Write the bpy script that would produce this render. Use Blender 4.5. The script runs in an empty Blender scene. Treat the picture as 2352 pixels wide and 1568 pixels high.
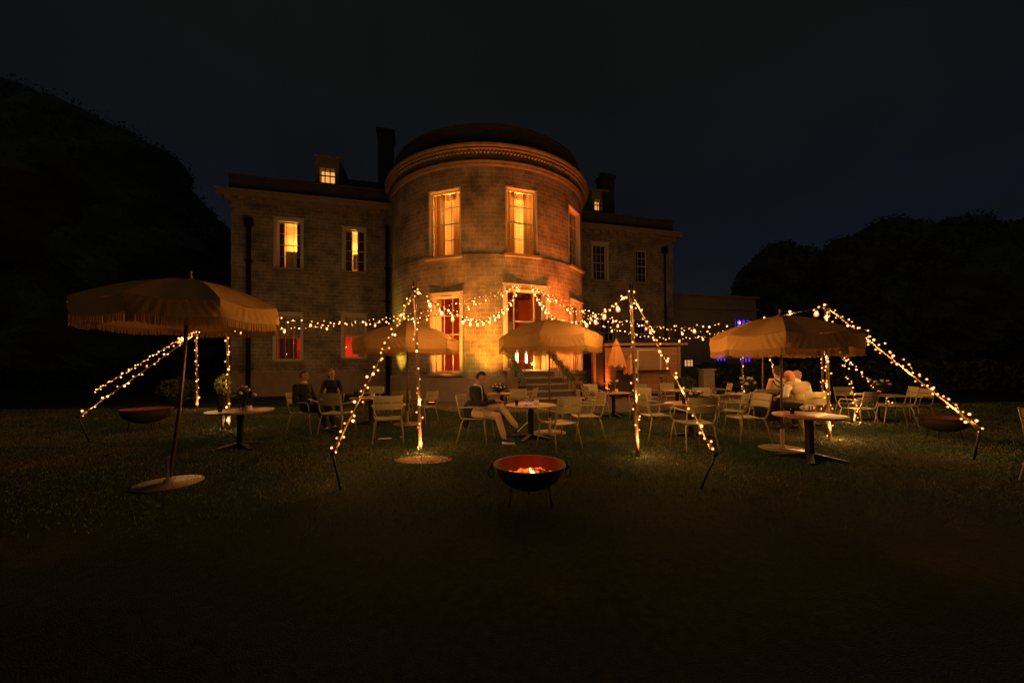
import bpy, bmesh, math, random
import numpy as np
from mathutils import Vector, Matrix
random.seed(7); rng = np.random.default_rng(7)
S = bpy.context.scene
COL = S.collection
V = Vector
def R(d): return math.radians(d)
# ---------------------------------------------------------------- camera
FPX = 850.0; CW, CH = 2352.0, 1568.0
HC = 1.55; PITCH = 0.8; ROLL = 0.4; SHIFT = 44.0
cam = bpy.data.objects.new('camera', bpy.data.cameras.new('camera')); COL.objects.link(cam)
cam.data.sensor_width = 36; cam.data.lens = FPX / CW * 36; cam.data.clip_end = 2000; cam.data.clip_start = .05
cam.data.shift_y = SHIFT / CW
CM = Matrix.Translation((0, 0, HC)) @ Matrix.Rotation(R(90 + PITCH), 4, 'X') @ Matrix.Rotation(R(-ROLL), 4, 'Z')
cam.matrix_world = CM; S.camera = cam
CR = CM.to_3x3(); CO = V((0, 0, HC))
def ray(px, py):
    return (CR @ V(((px - CW / 2) / FPX, (CH / 2 - py + SHIFT) / FPX, -1))).normalized()
def proj(p):
    q = CR.transposed() @ (V(p) - CO)
    return (CW / 2 + q.x / -q.z * FPX, CH / 2 + SHIFT - q.y / -q.z * FPX)
def G(px, py, z=0.0):
    d = ray(px, py); return CO + d * ((z - HC) / d.z)
def AT(px, py, dep):
    d = ray(px, py); return CO + d * (dep / d.y)
# ---------------------------------------------------------------- materials
def newmat(name):
    m = bpy.data.materials.new(name); m.use_nodes = True
    nt = m.node_tree; b = nt.nodes['Principled BSDF']; return m, nt, b
def N(nt, t, **kw):
    n = nt.nodes.new(t)
    for k, v in kw.items():
        if k in n.inputs: n.inputs[k].default_value = v
        else: setattr(n, k, v)
    return n
def c4(c): return (c[0], c[1], c[2], 1)
def plain(name, col, rough=.6, metal=0, var=.12, scale=8, bump=0, spec=.4):
    m, nt, b = newmat(name)
    tc = N(nt, 'ShaderNodeTexCoord'); no = N(nt, 'ShaderNodeTexNoise', Scale=scale, Detail=5.0)
    nt.links.new(tc.outputs['Object'], no.inputs['Vector'])
    mx = N(nt, 'ShaderNodeMix', data_type='RGBA')
    mx.inputs[6].default_value = c4([x * (1 - var) for x in col]); mx.inputs[7].default_value = c4([min(1, x * (1 + var)) for x in col])
    nt.links.new(no.outputs['Fac'], mx.inputs[0]); nt.links.new(mx.outputs[2], b.inputs['Base Color'])
    b.inputs['Roughness'].default_value = rough; b.inputs['Metallic'].default_value = metal
    b.inputs['Specular IOR Level'].default_value = spec
    if bump:
        bp = N(nt, 'ShaderNodeBump', Strength=bump, Distance=.02); nt.links.new(no.outputs['Fac'], bp.inputs['Height'])
        nt.links.new(bp.outputs[0], b.inputs['Normal'])
    return m
def emit(name, col, s):
    m, nt, b = newmat(name); nt.nodes.remove(b)
    e = N(nt, 'ShaderNodeEmission', Strength=s); e.inputs['Color'].default_value = c4(col)
    nt.links.new(e.outputs[0], nt.nodes['Material Output'].inputs[0]); return m
def stone_mat():
    m, nt, b = newmat('coursed_stone')
    uv = N(nt, 'ShaderNodeUVMap'); tc = N(nt, 'ShaderNodeTexCoord')
    nz = N(nt, 'ShaderNodeTexNoise', Scale=3.0, Detail=3.0); nt.links.new(uv.outputs[0], nz.inputs['Vector'])
    va = N(nt, 'ShaderNodeVectorMath', operation='MULTIPLY_ADD'); va.inputs[1].default_value = (.09, .045, 0)
    nt.links.new(nz.outputs['Color'], va.inputs[0]); nt.links.new(uv.outputs[0], va.inputs[2])
    br = N(nt, 'ShaderNodeTexBrick', Scale=1.0); br.offset = .5; br.squash = .7; br.squash_frequency = 3
    br.inputs['Brick Width'].default_value = .44; br.inputs['Row Height'].default_value = .195
    br.inputs['Mortar Size'].default_value = .009; br.inputs['Mortar Smooth'].default_value = .35; br.inputs['Bias'].default_value = -.1
    br.inputs['Color1'].default_value = c4((.225, .178, .118)); br.inputs['Color2'].default_value = c4((.30, .24, .165)); br.inputs['Mortar'].default_value = c4((.51, .42, .30))
    nt.links.new(va.outputs[0], br.inputs['Vector'])
    n2 = N(nt, 'ShaderNodeTexNoise', Scale=.9, Detail=7.0, Roughness=.65); nt.links.new(uv.outputs[0], n2.inputs['Vector'])
    n3 = N(nt, 'ShaderNodeTexNoise', Scale=26.0, Detail=5.0); nt.links.new(uv.outputs[0], n3.inputs['Vector'])
    r = N(nt, 'ShaderNodeMapRange'); r.inputs[1].default_value = .33; r.inputs[2].default_value = .68; r.inputs[3].default_value = .38; r.inputs[4].default_value = 1.35
    nt.links.new(n2.outputs['Fac'], r.inputs[0])
    r3 = N(nt, 'ShaderNodeMapRange'); r3.inputs[1].default_value = .3; r3.inputs[2].default_value = .7; r3.inputs[3].default_value = .75; r3.inputs[4].default_value = 1.2
    nt.links.new(n3.outputs['Fac'], r3.inputs[0])
    mm = N(nt, 'ShaderNodeMath', operation='MULTIPLY'); nt.links.new(r.outputs[0], mm.inputs[0]); nt.links.new(r3.outputs[0], mm.inputs[1])
    vm = N(nt, 'ShaderNodeVectorMath', operation='SCALE'); nt.links.new(br.outputs['Color'], vm.inputs[0]); nt.links.new(mm.outputs[0], vm.inputs['Scale'])
    nt.links.new(vm.outputs[0], b.inputs['Base Color']); b.inputs['Roughness'].default_value = .9
    ad = N(nt, 'ShaderNodeMath', operation='MULTIPLY_ADD'); ad.inputs[1].default_value = .5
    nt.links.new(n3.outputs['Fac'], ad.inputs[0]); nt.links.new(br.outputs['Fac'], ad.inputs[2])
    bp = N(nt, 'ShaderNodeBump', Strength=.7, Distance=.02); nt.links.new(ad.outputs[0], bp.inputs['Height']); nt.links.new(bp.outputs[0], b.inputs['Normal'])
    return m
def canvas_mat(name, col, tr=.35):
    m, nt, b = newmat(name); nt.nodes.remove(b)
    tc = N(nt, 'ShaderNodeTexCoord'); no = N(nt, 'ShaderNodeTexNoise', Scale=5.0, Detail=6.0); nt.links.new(tc.outputs['Object'], no.inputs['Vector'])
    mx = N(nt, 'ShaderNodeMix', data_type='RGBA'); mx.inputs[6].default_value = c4([x * .82 for x in col]); mx.inputs[7].default_value = c4(col)
    nt.links.new(no.outputs['Fac'], mx.inputs[0])
    d = N(nt, 'ShaderNodeBsdfDiffuse'); t = N(nt, 'ShaderNodeBsdfTranslucent'); s = N(nt, 'ShaderNodeMixShader', Fac=tr)
    bp = N(nt, 'ShaderNodeBump', Strength=.5, Distance=.03); nt.links.new(no.outputs['Fac'], bp.inputs['Height']); nt.links.new(bp.outputs[0], d.inputs['Normal'])
    for q in (d, t): nt.links.new(mx.outputs[2], q.inputs['Color'])
    nt.links.new(d.outputs[0], s.inputs[1]); nt.links.new(t.outputs[0], s.inputs[2]); nt.links.new(s.outputs[0], nt.nodes['Material Output'].inputs[0])
    return m
def glass_mat(name, tint=(1, 1, 1), refl=1.0):
    m, nt, b = newmat(name); nt.nodes.remove(b)
    f = N(nt, 'ShaderNodeFresnel', IOR=1.5); g = N(nt, 'ShaderNodeBsdfGlossy', Roughness=.02); t = N(nt, 'ShaderNodeBsdfTransparent'); t.inputs[0].default_value = c4(tint)
    s = N(nt, 'ShaderNodeMixShader'); mu = N(nt, 'ShaderNodeMath', operation='MULTIPLY'); mu.inputs[1].default_value = refl
    nt.links.new(f.outputs[0], mu.inputs[0]); nt.links.new(mu.outputs[0], s.inputs[0]); nt.links.new(t.outputs[0], s.inputs[1]); nt.links.new(g.outputs[0], s.inputs[2])
    nt.links.new(s.outputs[0], nt.nodes['Material Output'].inputs[0]); return m
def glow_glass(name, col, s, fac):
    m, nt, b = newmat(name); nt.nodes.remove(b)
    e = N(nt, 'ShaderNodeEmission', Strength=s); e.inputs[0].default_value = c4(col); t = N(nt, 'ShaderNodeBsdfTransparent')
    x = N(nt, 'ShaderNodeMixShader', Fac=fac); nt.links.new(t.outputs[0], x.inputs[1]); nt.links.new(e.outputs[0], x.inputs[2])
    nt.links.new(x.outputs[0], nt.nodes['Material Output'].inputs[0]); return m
def wood_mat(name, c1, c2, pitch, axis=0, gap=.12, rough=.45):
    """planks: stripes across AXIS in object space"""
    m, nt, b = newmat(name)
    tc = N(nt, 'ShaderNodeTexCoord'); sp = N(nt, 'ShaderNodeSeparateXYZ'); nt.links.new(tc.outputs['Object'], sp.inputs[0])
    d = N(nt, 'ShaderNodeMath', operation='DIVIDE'); d.inputs[1].default_value = pitch; nt.links.new(sp.outputs[axis], d.inputs[0])
    fr = N(nt, 'ShaderNodeMath', operation='FRACT'); nt.links.new(d.outputs[0], fr.inputs[0])
    lt = N(nt, 'ShaderNodeMath', operation='LESS_THAN'); lt.inputs[1].default_value = gap; nt.links.new(fr.outputs[0], lt.inputs[0])
    fl = N(nt, 'ShaderNodeMath', operation='FLOOR'); nt.links.new(d.outputs[0], fl.inputs[0])
    wn = N(nt, 'ShaderNodeTexWhiteNoise', noise_dimensions='1D'); nt.links.new(fl.outputs[0], wn.inputs['W'])
    mp = N(nt, 'ShaderNodeMapping'); sc = [2.5, 2.5, 2.5]; sc[axis] = 30; mp.inputs['Scale'].default_value = sc; nt.links.new(tc.outputs['Object'], mp.inputs[0])
    no = N(nt, 'ShaderNodeTexNoise', Scale=2.0, Detail=6.0); nt.links.new(mp.outputs[0], no.inputs['Vector'])
    ma = N(nt, 'ShaderNodeMath', operation='MULTIPLY_ADD'); ma.inputs[1].default_value = .45; nt.links.new(wn.outputs[0], ma.inputs[0]); nt.links.new(no.outputs['Fac'], ma.inputs[2])
    mr = N(nt, 'ShaderNodeMapRange'); mr.inputs[1].default_value = .3; mr.inputs[2].default_value = 1.1; nt.links.new(ma.outputs[0], mr.inputs[0])
    mx = N(nt, 'ShaderNodeMix', data_type='RGBA'); mx.inputs[6].default_value = c4(c1); mx.inputs[7].default_value = c4(c2); nt.links.new(mr.outputs[0], mx.inputs[0])
    m2 = N(nt, 'ShaderNodeMix', data_type='RGBA'); m2.inputs[7].default_value = (.008, .006, .004, 1); nt.links.new(lt.outputs[0], m2.inputs[0]); nt.links.new(mx.outputs[2], m2.inputs[6])
    nt.links.new(m2.outputs[2], b.inputs['Base Color']); b.inputs['Roughness'].default_value = rough; return m
def lawn_mat():
    m, nt, b = newmat('mown_lawn')
    tc = N(nt, 'ShaderNodeTexCoord')
    n1 = N(nt, 'ShaderNodeTexNoise', Scale=.55, Detail=6.0, Roughness=.6); n2 = N(nt, 'ShaderNodeTexNoise', Scale=14.0, Detail=8.0, Roughness=.7); n3 = N(nt, 'ShaderNodeTexNoise', Scale=90.0, Detail=4.0)
    for n in (n1, n2, n3): nt.links.new(tc.outputs['Object'], n.inputs['Vector'])
    cr = N(nt, 'ShaderNodeValToRGB'); e = cr.color_ramp.elements
    e[0].position = .40; e[0].color = (.020, .036, .018, 1); e[1].position = .70; e[1].color = (.055, .050, .030, 1)
    x = cr.color_ramp.elements.new(.55); x.color = (.028, .040, .018, 1)
    nt.links.new(n1.outputs['Fac'], cr.inputs[0])
    r = N(nt, 'ShaderNodeMapRange'); r.inputs[1].default_value = .3; r.inputs[2].default_value = .7; r.inputs[3].default_value = .45; r.inputs[4].default_value = 1.5
    nt.links.new(n2.outputs['Fac'], r.inputs[0])
    vm = N(nt, 'ShaderNodeVectorMath', operation='SCALE'); nt.links.new(cr.outputs[0], vm.inputs[0]); nt.links.new(r.outputs[0], vm.inputs['Scale'])
    nt.links.new(vm.outputs[0], b.inputs['Base Color']); b.inputs['Roughness'].default_value = .95; b.inputs['Specular IOR Level'].default_value = .1
    bp = N(nt, 'ShaderNodeBump', Strength=1.0, Distance=.05); nt.links.new(n3.outputs['Fac'], bp.inputs['Height']); nt.links.new(bp.outputs[0], b.inputs['Normal'])
    return m
def blade_mat():
    m, nt, b = newmat('grass_blades')
    g = N(nt, 'ShaderNodeNewGeometry'); n1 = N(nt, 'ShaderNodeTexNoise', Scale=.55, Detail=6.0, Roughness=.6); nt.links.new(g.outputs['Position'], n1.inputs['Vector'])
    n2 = N(nt, 'ShaderNodeTexNoise', Scale=60.0, Detail=0.0); nt.links.new(g.outputs['Position'], n2.inputs['Vector'])
    cr = N(nt, 'ShaderNodeValToRGB'); e = cr.color_ramp.elements
    e[0].position = .40; e[0].color = (.070, .135, .062, 1); e[1].position = .72; e[1].color = (.25, .19, .10, 1)
    nt.links.new(n1.outputs['Fac'], cr.inputs[0])
    r = N(nt, 'ShaderNodeMapRange'); r.inputs[1].default_value = .3; r.inputs[2].default_value = .7; r.inputs[3].default_value = .5; r.inputs[4].default_value = 1.5
    nt.links.new(n2.outputs['Fac'], r.inputs[0])
    vm = N(nt, 'ShaderNodeVectorMath', operation='SCALE'); nt.links.new(cr.outputs[0], vm.inputs[0]); nt.links.new(r.outputs[0], vm.inputs['Scale'])
    nt.links.new(vm.outputs[0], b.inputs['Base Color']); b.inputs['Roughness'].default_value = .8; b.inputs['Specular IOR Level'].default_value = .15; return m
def coal_mat():
    m, nt, b = newmat('glowing_embers'); tc = N(nt, 'ShaderNodeTexCoord'); no = N(nt, 'ShaderNodeTexNoise', Scale=9.0, Detail=4.0); nt.links.new(tc.outputs['Object'], no.inputs['Vector'])
    cr = N(nt, 'ShaderNodeValToRGB'); e = cr.color_ramp.elements
    e[0].position = .42; e[0].color = (.02, .001, 0, 1); e[1].position = .68; e[1].color = (1, .12, .01, 1); nt.links.new(no.outputs['Fac'], cr.inputs[0])
    b.inputs['Base Color'].default_value = (.02, .015, .012, 1); nt.links.new(cr.outputs[0], b.inputs['Emission Color']); b.inputs['Emission Strength'].default_value = 4.0; return m
M = {}
M['stone'] = stone_mat()
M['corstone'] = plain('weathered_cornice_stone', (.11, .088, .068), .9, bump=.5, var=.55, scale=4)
M['riser'] = plain('mossy_riser_stone', (.08, .062, .046), .9, bump=.4, var=.5, scale=3)  # darker stone: shade of parapets and step fronts put into the colour
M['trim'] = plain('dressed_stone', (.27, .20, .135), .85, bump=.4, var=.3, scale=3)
M['casing'] = plain('painted_window_casing', (.55, .46, .36), .5)
M['slate'] = plain('roof_slate', (.035, .035, .035), .7, bump=.3, scale=4)
M['black'] = plain('black_iron', (.010, .009, .008), .6, spec=.25)
M['chair'] = plain('olive_cream_enamel', (.39, .32, .145), .38, var=.06)
M['chairdull'] = plain('dull_olive_enamel', (.25, .26, .16), .45, var=.06)
M['tabletop'] = wood_mat('slatted_table_teak', (.30, .12, .05), (.46, .21, .09), .062, 1, .10, .35)
M['planks'] = wood_mat('shed_planks', (.20, .085, .035), (.36, .17, .075), .155, 2, .06, .7)
M['wood'] = plain('weathered_wood', (.24, .13, .065), .6, var=.3, scale=14)
M['canvas'] = canvas_mat('cream_canvas', (.68, .37, .11), .10)
M['fringe'] = canvas_mat('cream_fringe', (.54, .29, .09), .12)
M['cloth_orange'] = canvas_mat('closed_parasol_canvas', (.80, .38, .13), .2)
M['curtain'] = canvas_mat('curtain_fabric', (.44, .23, .08), .45)
M['pole'] = plain('bronze_pole', (.16, .10, .06), .35, .6)
M['polewood'] = plain('timber_pole', (.22, .12, .06), .5)
M['steel'] = plain('galvanised_plate', (.27, .19, .115), .4, .3, var=.3, scale=6)
M['rope'] = plain('hemp_rope', (.50, .36, .18), .8)
M['cable'] = plain('dark_cable', (.02, .018, .012), .6)
M['lawn'] = lawn_mat(); M['blade'] = blade_mat()
M['terrace'] = plain('trodden_gravel', (.10, .07, .045), .95, var=.5, scale=5, bump=.5)
M['earth'] = plain('worn_earth', (.20, .085, .035), .95, var=.35, scale=9, bump=.3)
M['glass'] = glass_mat('window_glass', (.97, .95, .9), 1.0)
M['tumbler'] = glass_mat('drinking_glass', (.9, .85, .8), 1.6)
M['bulb'] = emit('fairy_bulb', (1, .47, .12), 10)
M['bulb_dim'] = emit('fairy_bulb_dim', (1, .42, .09), 5)
M['bulb_hot'] = emit('fairy_bulb_hot', (1, .54, .18), 22)
M['festoon'] = emit('festoon_filament', (1, .48, .13), 12)
M['bulbglass'] = glow_glass('amber_bulb_glass', (1, .22, .025), 2.0, .38)  # bulb shell whose glow paints the orange halo round each light
M['amber'] = emit('lit_amber_room', (1, .36, .045), .95)
M['cream'] = plain('warm_room_plaster', (.78, .55, .30), .8)
M['amberdim'] = emit('lit_dim_room', (.8, .26, .04), .10)
M['dormer'] = emit('lit_attic_room', (1, .42, .09), 1.05)
M['red'] = plain('red_room_plaster', (.34, .075, .014), .8)
M['redwall'] = plain('scarlet_plaster', (.65, .07, .04), .8)
M['redglow'] = emit('lit_red_room', (1, .045, .012), .38)
M['darkroom'] = plain('unlit_room', (.05, .035, .025), .8)
M['purple'] = emit('lit_violet_room', (.10, .04, 1), .9)
M['whitehot'] = emit('bright_lamp', (1, .62, .28), 9)  # emission stands for uplight falling on the hall columns
M['flame'] = emit('flame', (1, .42, .12), 14)
M['coals'] = coal_mat()
M['bowl'] = plain('sooty_iron', (.045, .03, .025), .6, var=.4)
M['bowlin'] = plain('rusty_bowl_inside', (.15, .05, .035), .85, var=.75, scale=5)
M['treeleaf'] = plain('tree_foliage', (.10, .12, .09), .8, var=.6, scale=.6)
M['leaf'] = plain('dark_foliage', (.035, .05, .02), .7, var=.6, scale=6)
M['leaflit'] = plain('bright_foliage', (.40, .42, .05), .5, var=.4, scale=20)  # yellow light on the shrub put into a brighter leaf colour
M['garland'] = plain('garland_foliage', (.13, .14, .06), .6, var=.6, scale=20)
M['bark'] = plain('tree_bark', (.05, .035, .025), .9)
M['petal'] = plain('cream_petals', (.75, .55, .42), .6, var=.15)
M['petaldark'] = plain('dusky_petals', (.42, .16, .10), .6, var=.3)
M['pot'] = plain('cream_ceramic', (.72, .62, .45), .3)
M['paper'] = plain('white_paper', (.72, .66, .56), .6)
M['skin'] = plain('skin', (.50, .25, .16), .5, var=.08, scale=5)
M['skin2'] = plain('flushed_skin', (.60, .24, .13), .5, var=.08, scale=5)
M['black_suit'] = plain('black_suit', (.010, .010, .011), .8, var=.3)
M['navy'] = plain('navy_tweed', (.022, .022, .020), .85, var=.4, scale=60)
M['tan'] = plain('tan_chinos', (.60, .41, .23), .8, var=.1)
M['white'] = plain('white_cotton', (.75, .72, .66), .7, var=.05)
M['waistcoat'] = plain('khaki_waistcoat', (.38, .29, .14), .75, var=.15)
M['reddress'] = plain('rose_dress', (.45, .08, .05), .7)
M['creamdress'] = plain('cream_dress', (.68, .52, .36), .6)
M['hairdark'] = plain('dark_hair', (.018, .011, .008), .55)
M['hairgrey'] = plain('greying_hair', (.10, .07, .05), .6)
M['hairfair'] = plain('fair_hair', (.42, .24, .10), .55)
M['shoe'] = plain('dark_canvas_shoe', (.02, .018, .02), .5)
M['annexe'] = plain('annexe_render', (.28, .23, .17), .9, bump=.3, scale=2, var=.25)
# ---------------------------------------------------------------- mesh builder
class MB:
    def __init__(s): s.v = []; s.f = []; s.m = []; s.uv = {}; s.sm = []
    def add(s, vs, fs, mi=0, sm=False):
        o = len(s.v); s.v += [tuple(p) for p in vs]
        for f in fs: s.f.append(tuple(o + i for i in f)); s.m.append(mi); s.sm.append(sm)
        return s
    def box(s, c, d, rot=None, mi=0):
        vs = []
        for z in (-.5, .5):
            for x, y in ((-.5, -.5), (.5, -.5), (.5, .5), (-.5, .5)):
                p = V((x * d[0], y * d[1], z * d[2]))
                if rot is not None: p = rot @ p
                vs.append(p + V(c))
        return s.add(vs, [(3, 2, 1, 0), (4, 5, 6, 7), (0, 1, 5, 4), (1, 2, 6, 5), (2, 3, 7, 6), (3, 0, 4, 7)], mi)
    def bar(s, a, b, w, h, mi=0):
        a, b = V(a), V(b); d = b - a; L = d.length
        q = d.to_track_quat('Y', 'Z').to_matrix(); return s.box((a + b) / 2, (w, L, h), q, mi)
    def tube(s, pts, r, n=8, mi=0, cap=True, closed=False):
        pts = [V(p) for p in pts]; k = len(pts); rr = r if isinstance(r, (list, tuple)) else [r] * k
        vs = []; u = None
        for i, p in enumerate(pts):
            if closed: t = (pts[(i + 1) % k] - pts[i - 1]).normalized()
            else: t = (pts[min(i + 1, k - 1)] - pts[max(i - 1, 0)])
            t = t.normalized() if t.length > 1e-9 else V((0, 0, 1))
            if u is None: u = t.orthogonal().normalized()
            else:
                u = u - t * u.dot(t); u = u.normalized() if u.length > 1e-6 else t.orthogonal().normalized()
            w = t.cross(u)
            for j in range(n):
                a = 2 * math.pi * j / n; vs.append(p + (u * math.cos(a) + w * math.sin(a)) * rr[i])
        fs = []
        for i in range(k if closed else k - 1):
            for j in range(n):
                a = i * n + j; b = i * n + (j + 1) % n; c = ((i + 1) % k) * n
                fs.append((a, b, c + (j + 1) % n, c + j))
        if cap and not closed: fs.append(tuple(range(n - 1, -1, -1))); fs.append(tuple((k - 1) * n + j for j in range(n)))
        return s.add(vs, fs, mi, True)
    def lathe(s, prof, n=24, c=(0, 0, 0), mi=0, a0=0, a1=2 * math.pi):
        full = abs(a1 - a0 - 2 * math.pi) < 1e-6; m = n if full else n + 1; vs = []
        for r, z in prof:
            for j in range(m):
                a = a0 + (a1 - a0) * j / n; vs.append((c[0] + r * math.cos(a), c[1] + r * math.sin(a), c[2] + z))
        fs = []
        for i in range(len(prof) - 1):
            for j in range(n):
                j2 = (j + 1) % m; fs.append((i * m + j, i * m + j2, (i + 1) * m + j2, (i + 1) * m + j))
        return s.add(vs, fs, mi, True)
    def ball(s, c, r, mi=0, n=10, k=6, rot=None):
        r = r if isinstance(r, (tuple, list)) else (r, r, r); vs = [V((0, 0, 1))]; fs = []
        for i in range(1, k):
            t = math.pi * i / k
            for j in range(n):
                a = 2 * math.pi * j / n; vs.append(V((math.sin(t) * math.cos(a), math.sin(t) * math.sin(a), math.cos(t))))
        vs.append(V((0, 0, -1))); e = len(vs) - 1
        for j in range(n):
            fs.append((0, 1 + j, 1 + (j + 1) % n)); b = 1 + (k - 2) * n; fs.append((e, b + (j + 1) % n, b + j))
            for i in range(k - 2):
                p = 1 + i * n; fs.append((p + j, p + n + j, p + n + (j + 1) % n, p + (j + 1) % n))
        out = []
        for p in vs:
            q = V((p.x * r[0], p.y * r[1], p.z * r[2]))
            if rot is not None: q = rot @ q
            out.append(q + V(c))
        return s.add(out, fs, mi, True)
    def mesh(s, name, mats):
        me = bpy.data.meshes.new(name); me.from_pydata(s.v, [], s.f)
        for m in (mats if isinstance(mats, (list, tuple)) else [mats]): me.materials.append(M[m] if isinstance(m, str) else m)
        me.polygons.foreach_set('material_index', s.m); me.polygons.foreach_set('use_smooth', s.sm); me.update()
        return me
    def build(s, name, mats, parent=None, mat=None):
        return link(name, s.mesh(name, mats), parent, mat)
def link(name, data, parent=None, mat=None):
    o = bpy.data.objects.new(name, data); COL.objects.link(o)
    if parent is not None: o.parent = parent
    if mat is not None: o.matrix_local = mat
    return o
def tag(o, label=None, cat=None, group=None, kind=None):
    if label: o['label'] = label
    if cat: o['category'] = cat
    if group: o['group'] = group
    if kind: o['kind'] = kind
    return o
def thing(name, label, cat, loc=(0, 0, 0), rz=0, group=None):
    o = bpy.data.objects.new(name, None); COL.objects.link(o); o.location = loc; o.rotation_euler = (0, 0, R(rz)); o.empty_display_size = .2
    return tag(o, label, cat, group)
KIDS = {}
def dup(root, loc, rz, label, group=None, scale=None):
    r = root.copy(); COL.objects.link(r); r.location = loc; r.rotation_euler = (0, 0, R(rz)); r['label'] = label
    if group: r['group'] = group
    if scale: r.scale = scale
    for ch in list(root.children):
        c = ch.copy(); COL.objects.link(c); c.parent = r
        for g in list(ch.children):
            d = g.copy(); COL.objects.link(d); d.parent = c
    return r
def fastmesh(name, verts, faces, mats, mi=None):
    """verts (n,3), faces (m,k) numpy"""
    me = bpy.data.meshes.new(name); n, k = faces.shape
    me.vertices.add(len(verts)); me.vertices.foreach_set('co', verts.astype(np.float32).ravel())
    me.loops.add(n * k); me.loops.foreach_set('vertex_index', faces.astype(np.int32).ravel())
    me.polygons.add(n); me.polygons.foreach_set('loop_start', np.arange(0, n * k, k, dtype=np.int32)); me.polygons.foreach_set('loop_total', np.full(n, k, dtype=np.int32))
    for m in mats: me.materials.append(M[m])
    if mi is not None: me.polygons.foreach_set('material_index', mi.astype(np.int32))
    me.update(calc_edges=True); return me
def leaves(centers, size, asp=.5):
    n = len(centers); d = rng.normal(size=(n, 3)); d /= np.linalg.norm(d, axis=1)[:, None]
    e = np.cross(d, rng.normal(size=(n, 3))); e /= np.linalg.norm(e, axis=1)[:, None]
    s = (size * (.6 + .8 * rng.random(n)))[:, None]
    v = np.stack([centers - d * s, centers + e * s * asp, centers + d * s, centers - e * s * asp], 1).reshape(-1, 3)
    return v, np.arange(4 * n).reshape(n, 4)
# ---------------------------------------------------------------- world and dim added fill
W = bpy.data.worlds.new('World'); S.world = W; W.use_nodes = True
nt = W.node_tree; bg = nt.nodes['Background']
tc = N(nt, 'ShaderNodeTexCoord'); sp = N(nt, 'ShaderNodeSeparateXYZ'); nt.links.new(tc.outputs['Generated'], sp.inputs[0])
cr = N(nt, 'ShaderNodeValToRGB'); nt.links.new(sp.outputs[2], cr.inputs[0]); e = cr.color_ramp.elements
e[0].position = 0; e[0].color = (.0062, .0080, .0078, 1); e[1].position = .62; e[1].color = (.0054, .0062, .0057, 1)
for p, c in ((.14, (.0062, .0080, .0088)), (.27, (.0056, .0062, .0118)), (.42, (.0055, .0060, .0082))):
    x = e.new(p); x.color = c4(c)
nz = N(nt, 'ShaderNodeTexNoise', Scale=3.6, Detail=7.0); nt.links.new(tc.outputs['Generated'], nz.inputs['Vector'])
mr = N(nt, 'ShaderNodeMapRange'); mr.inputs[3].default_value = .62; mr.inputs[4].default_value = 1.26; nt.links.new(nz.outputs['Fac'], mr.inputs[0])
nt.links.new(cr.outputs[0], bg.inputs['Color']); nt.links.new(mr.outputs[0], bg.inputs['Strength'])
sun = bpy.data.objects.new('moon', bpy.data.lights.new('moon', 'SUN')); COL.objects.link(sun)  # added dim fill that lifts the dark areas, not a real moon
sun.data.energy = .028; sun.data.angle = R(30); sun.data.color = (.95, 1, .85); sun.rotation_euler = (R(42), 0, R(-18))
# ---------------------------------------------------------------- ground
g = MB(); g.add([(-400, -60, 0), (400, -60, 0), (400, 600, 0), (-400, 600, 0)], [(0, 1, 2, 3)])
tag(g.build('lawn', 'lawn'), 'dark mown grass in front of the house with dry brown patches', None, None, 'structure')
# grass blades where light falls
n = 170000
dep = 3.4 + 11 * rng.random(n) ** 1.15; dep = np.where(rng.random(n) < np.clip((dep - 3.4) / 2.6, .06, 1), dep, dep + 4); xx = (rng.random(n) * 2 - 1) * dep * 1.42
h = (.022 + .022 * rng.random(n)); a = rng.random(n) * 6.283; wd = .0035 + .0003 * dep
bx = np.cos(a) * wd; by = np.sin(a) * wd; lx = rng.normal(size=n) * .016; ly = rng.normal(size=n) * .016
P0 = np.stack([xx - bx, dep - by, np.full(n, -.002)], 1); P1 = np.stack([xx + bx, dep + by, np.full(n, -.002)], 1); P2 = np.stack([xx + lx, dep + ly, h], 1)
gv = np.stack([P0, P1, P2], 1).reshape(-1, 3)
tag(link('grass', fastmesh('grass', gv, np.arange(3 * n).reshape(n, 3), ['blade'])), 'short blades of lawn grass', None, None, 'stuff')
# ---------------------------------------------------------------- the house
AL = R(14.5); HT = V((math.cos(AL), math.sin(AL), 0)); HNv = V((math.sin(AL), -math.cos(AL), 0))   # along the front, outwards
W0 = V((0, 23.3, 0)); RC = V((-1.316, 21.45, 0)); RR = 5.33
def wing(px, py, off=0.0):
    d = ray(px, py); o = W0 - HNv * off; k = (o - CO).dot(HNv) / d.dot(HNv); p = CO + d * k
    return (p - W0).dot(HT), p.z
def rot_hit(px, py, rr):
    d = ray(px, py); dx, dy = d.x, d.y; ox, oy = -RC.x, -RC.y
    A = dx * dx + dy * dy; B = 2 * (ox * dx + oy * dy); C = ox * ox + oy * oy - rr * rr; D = B * B - 4 * A * C
    if D < 0: D = 0
    k = (-B - math.sqrt(D)) / (2 * A); p = CO + d * k; return math.atan2(p.x - RC.x, -(p.y - RC.y)), p.z
def rp(phi, r, z=0): return V((RC.x + r * math.sin(phi), RC.y - r * math.cos(phi), z))
house = thing('country_house', 'stone country house with a bowed round front, lit windows and dark roofs', 'house', RC)
HI = Matrix.Translation(-RC)
def hp(mb, name, mats, parent=house):      # a part built in world coordinates
    return mb.build(name, mats, parent, HI if parent is house else None)
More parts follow.
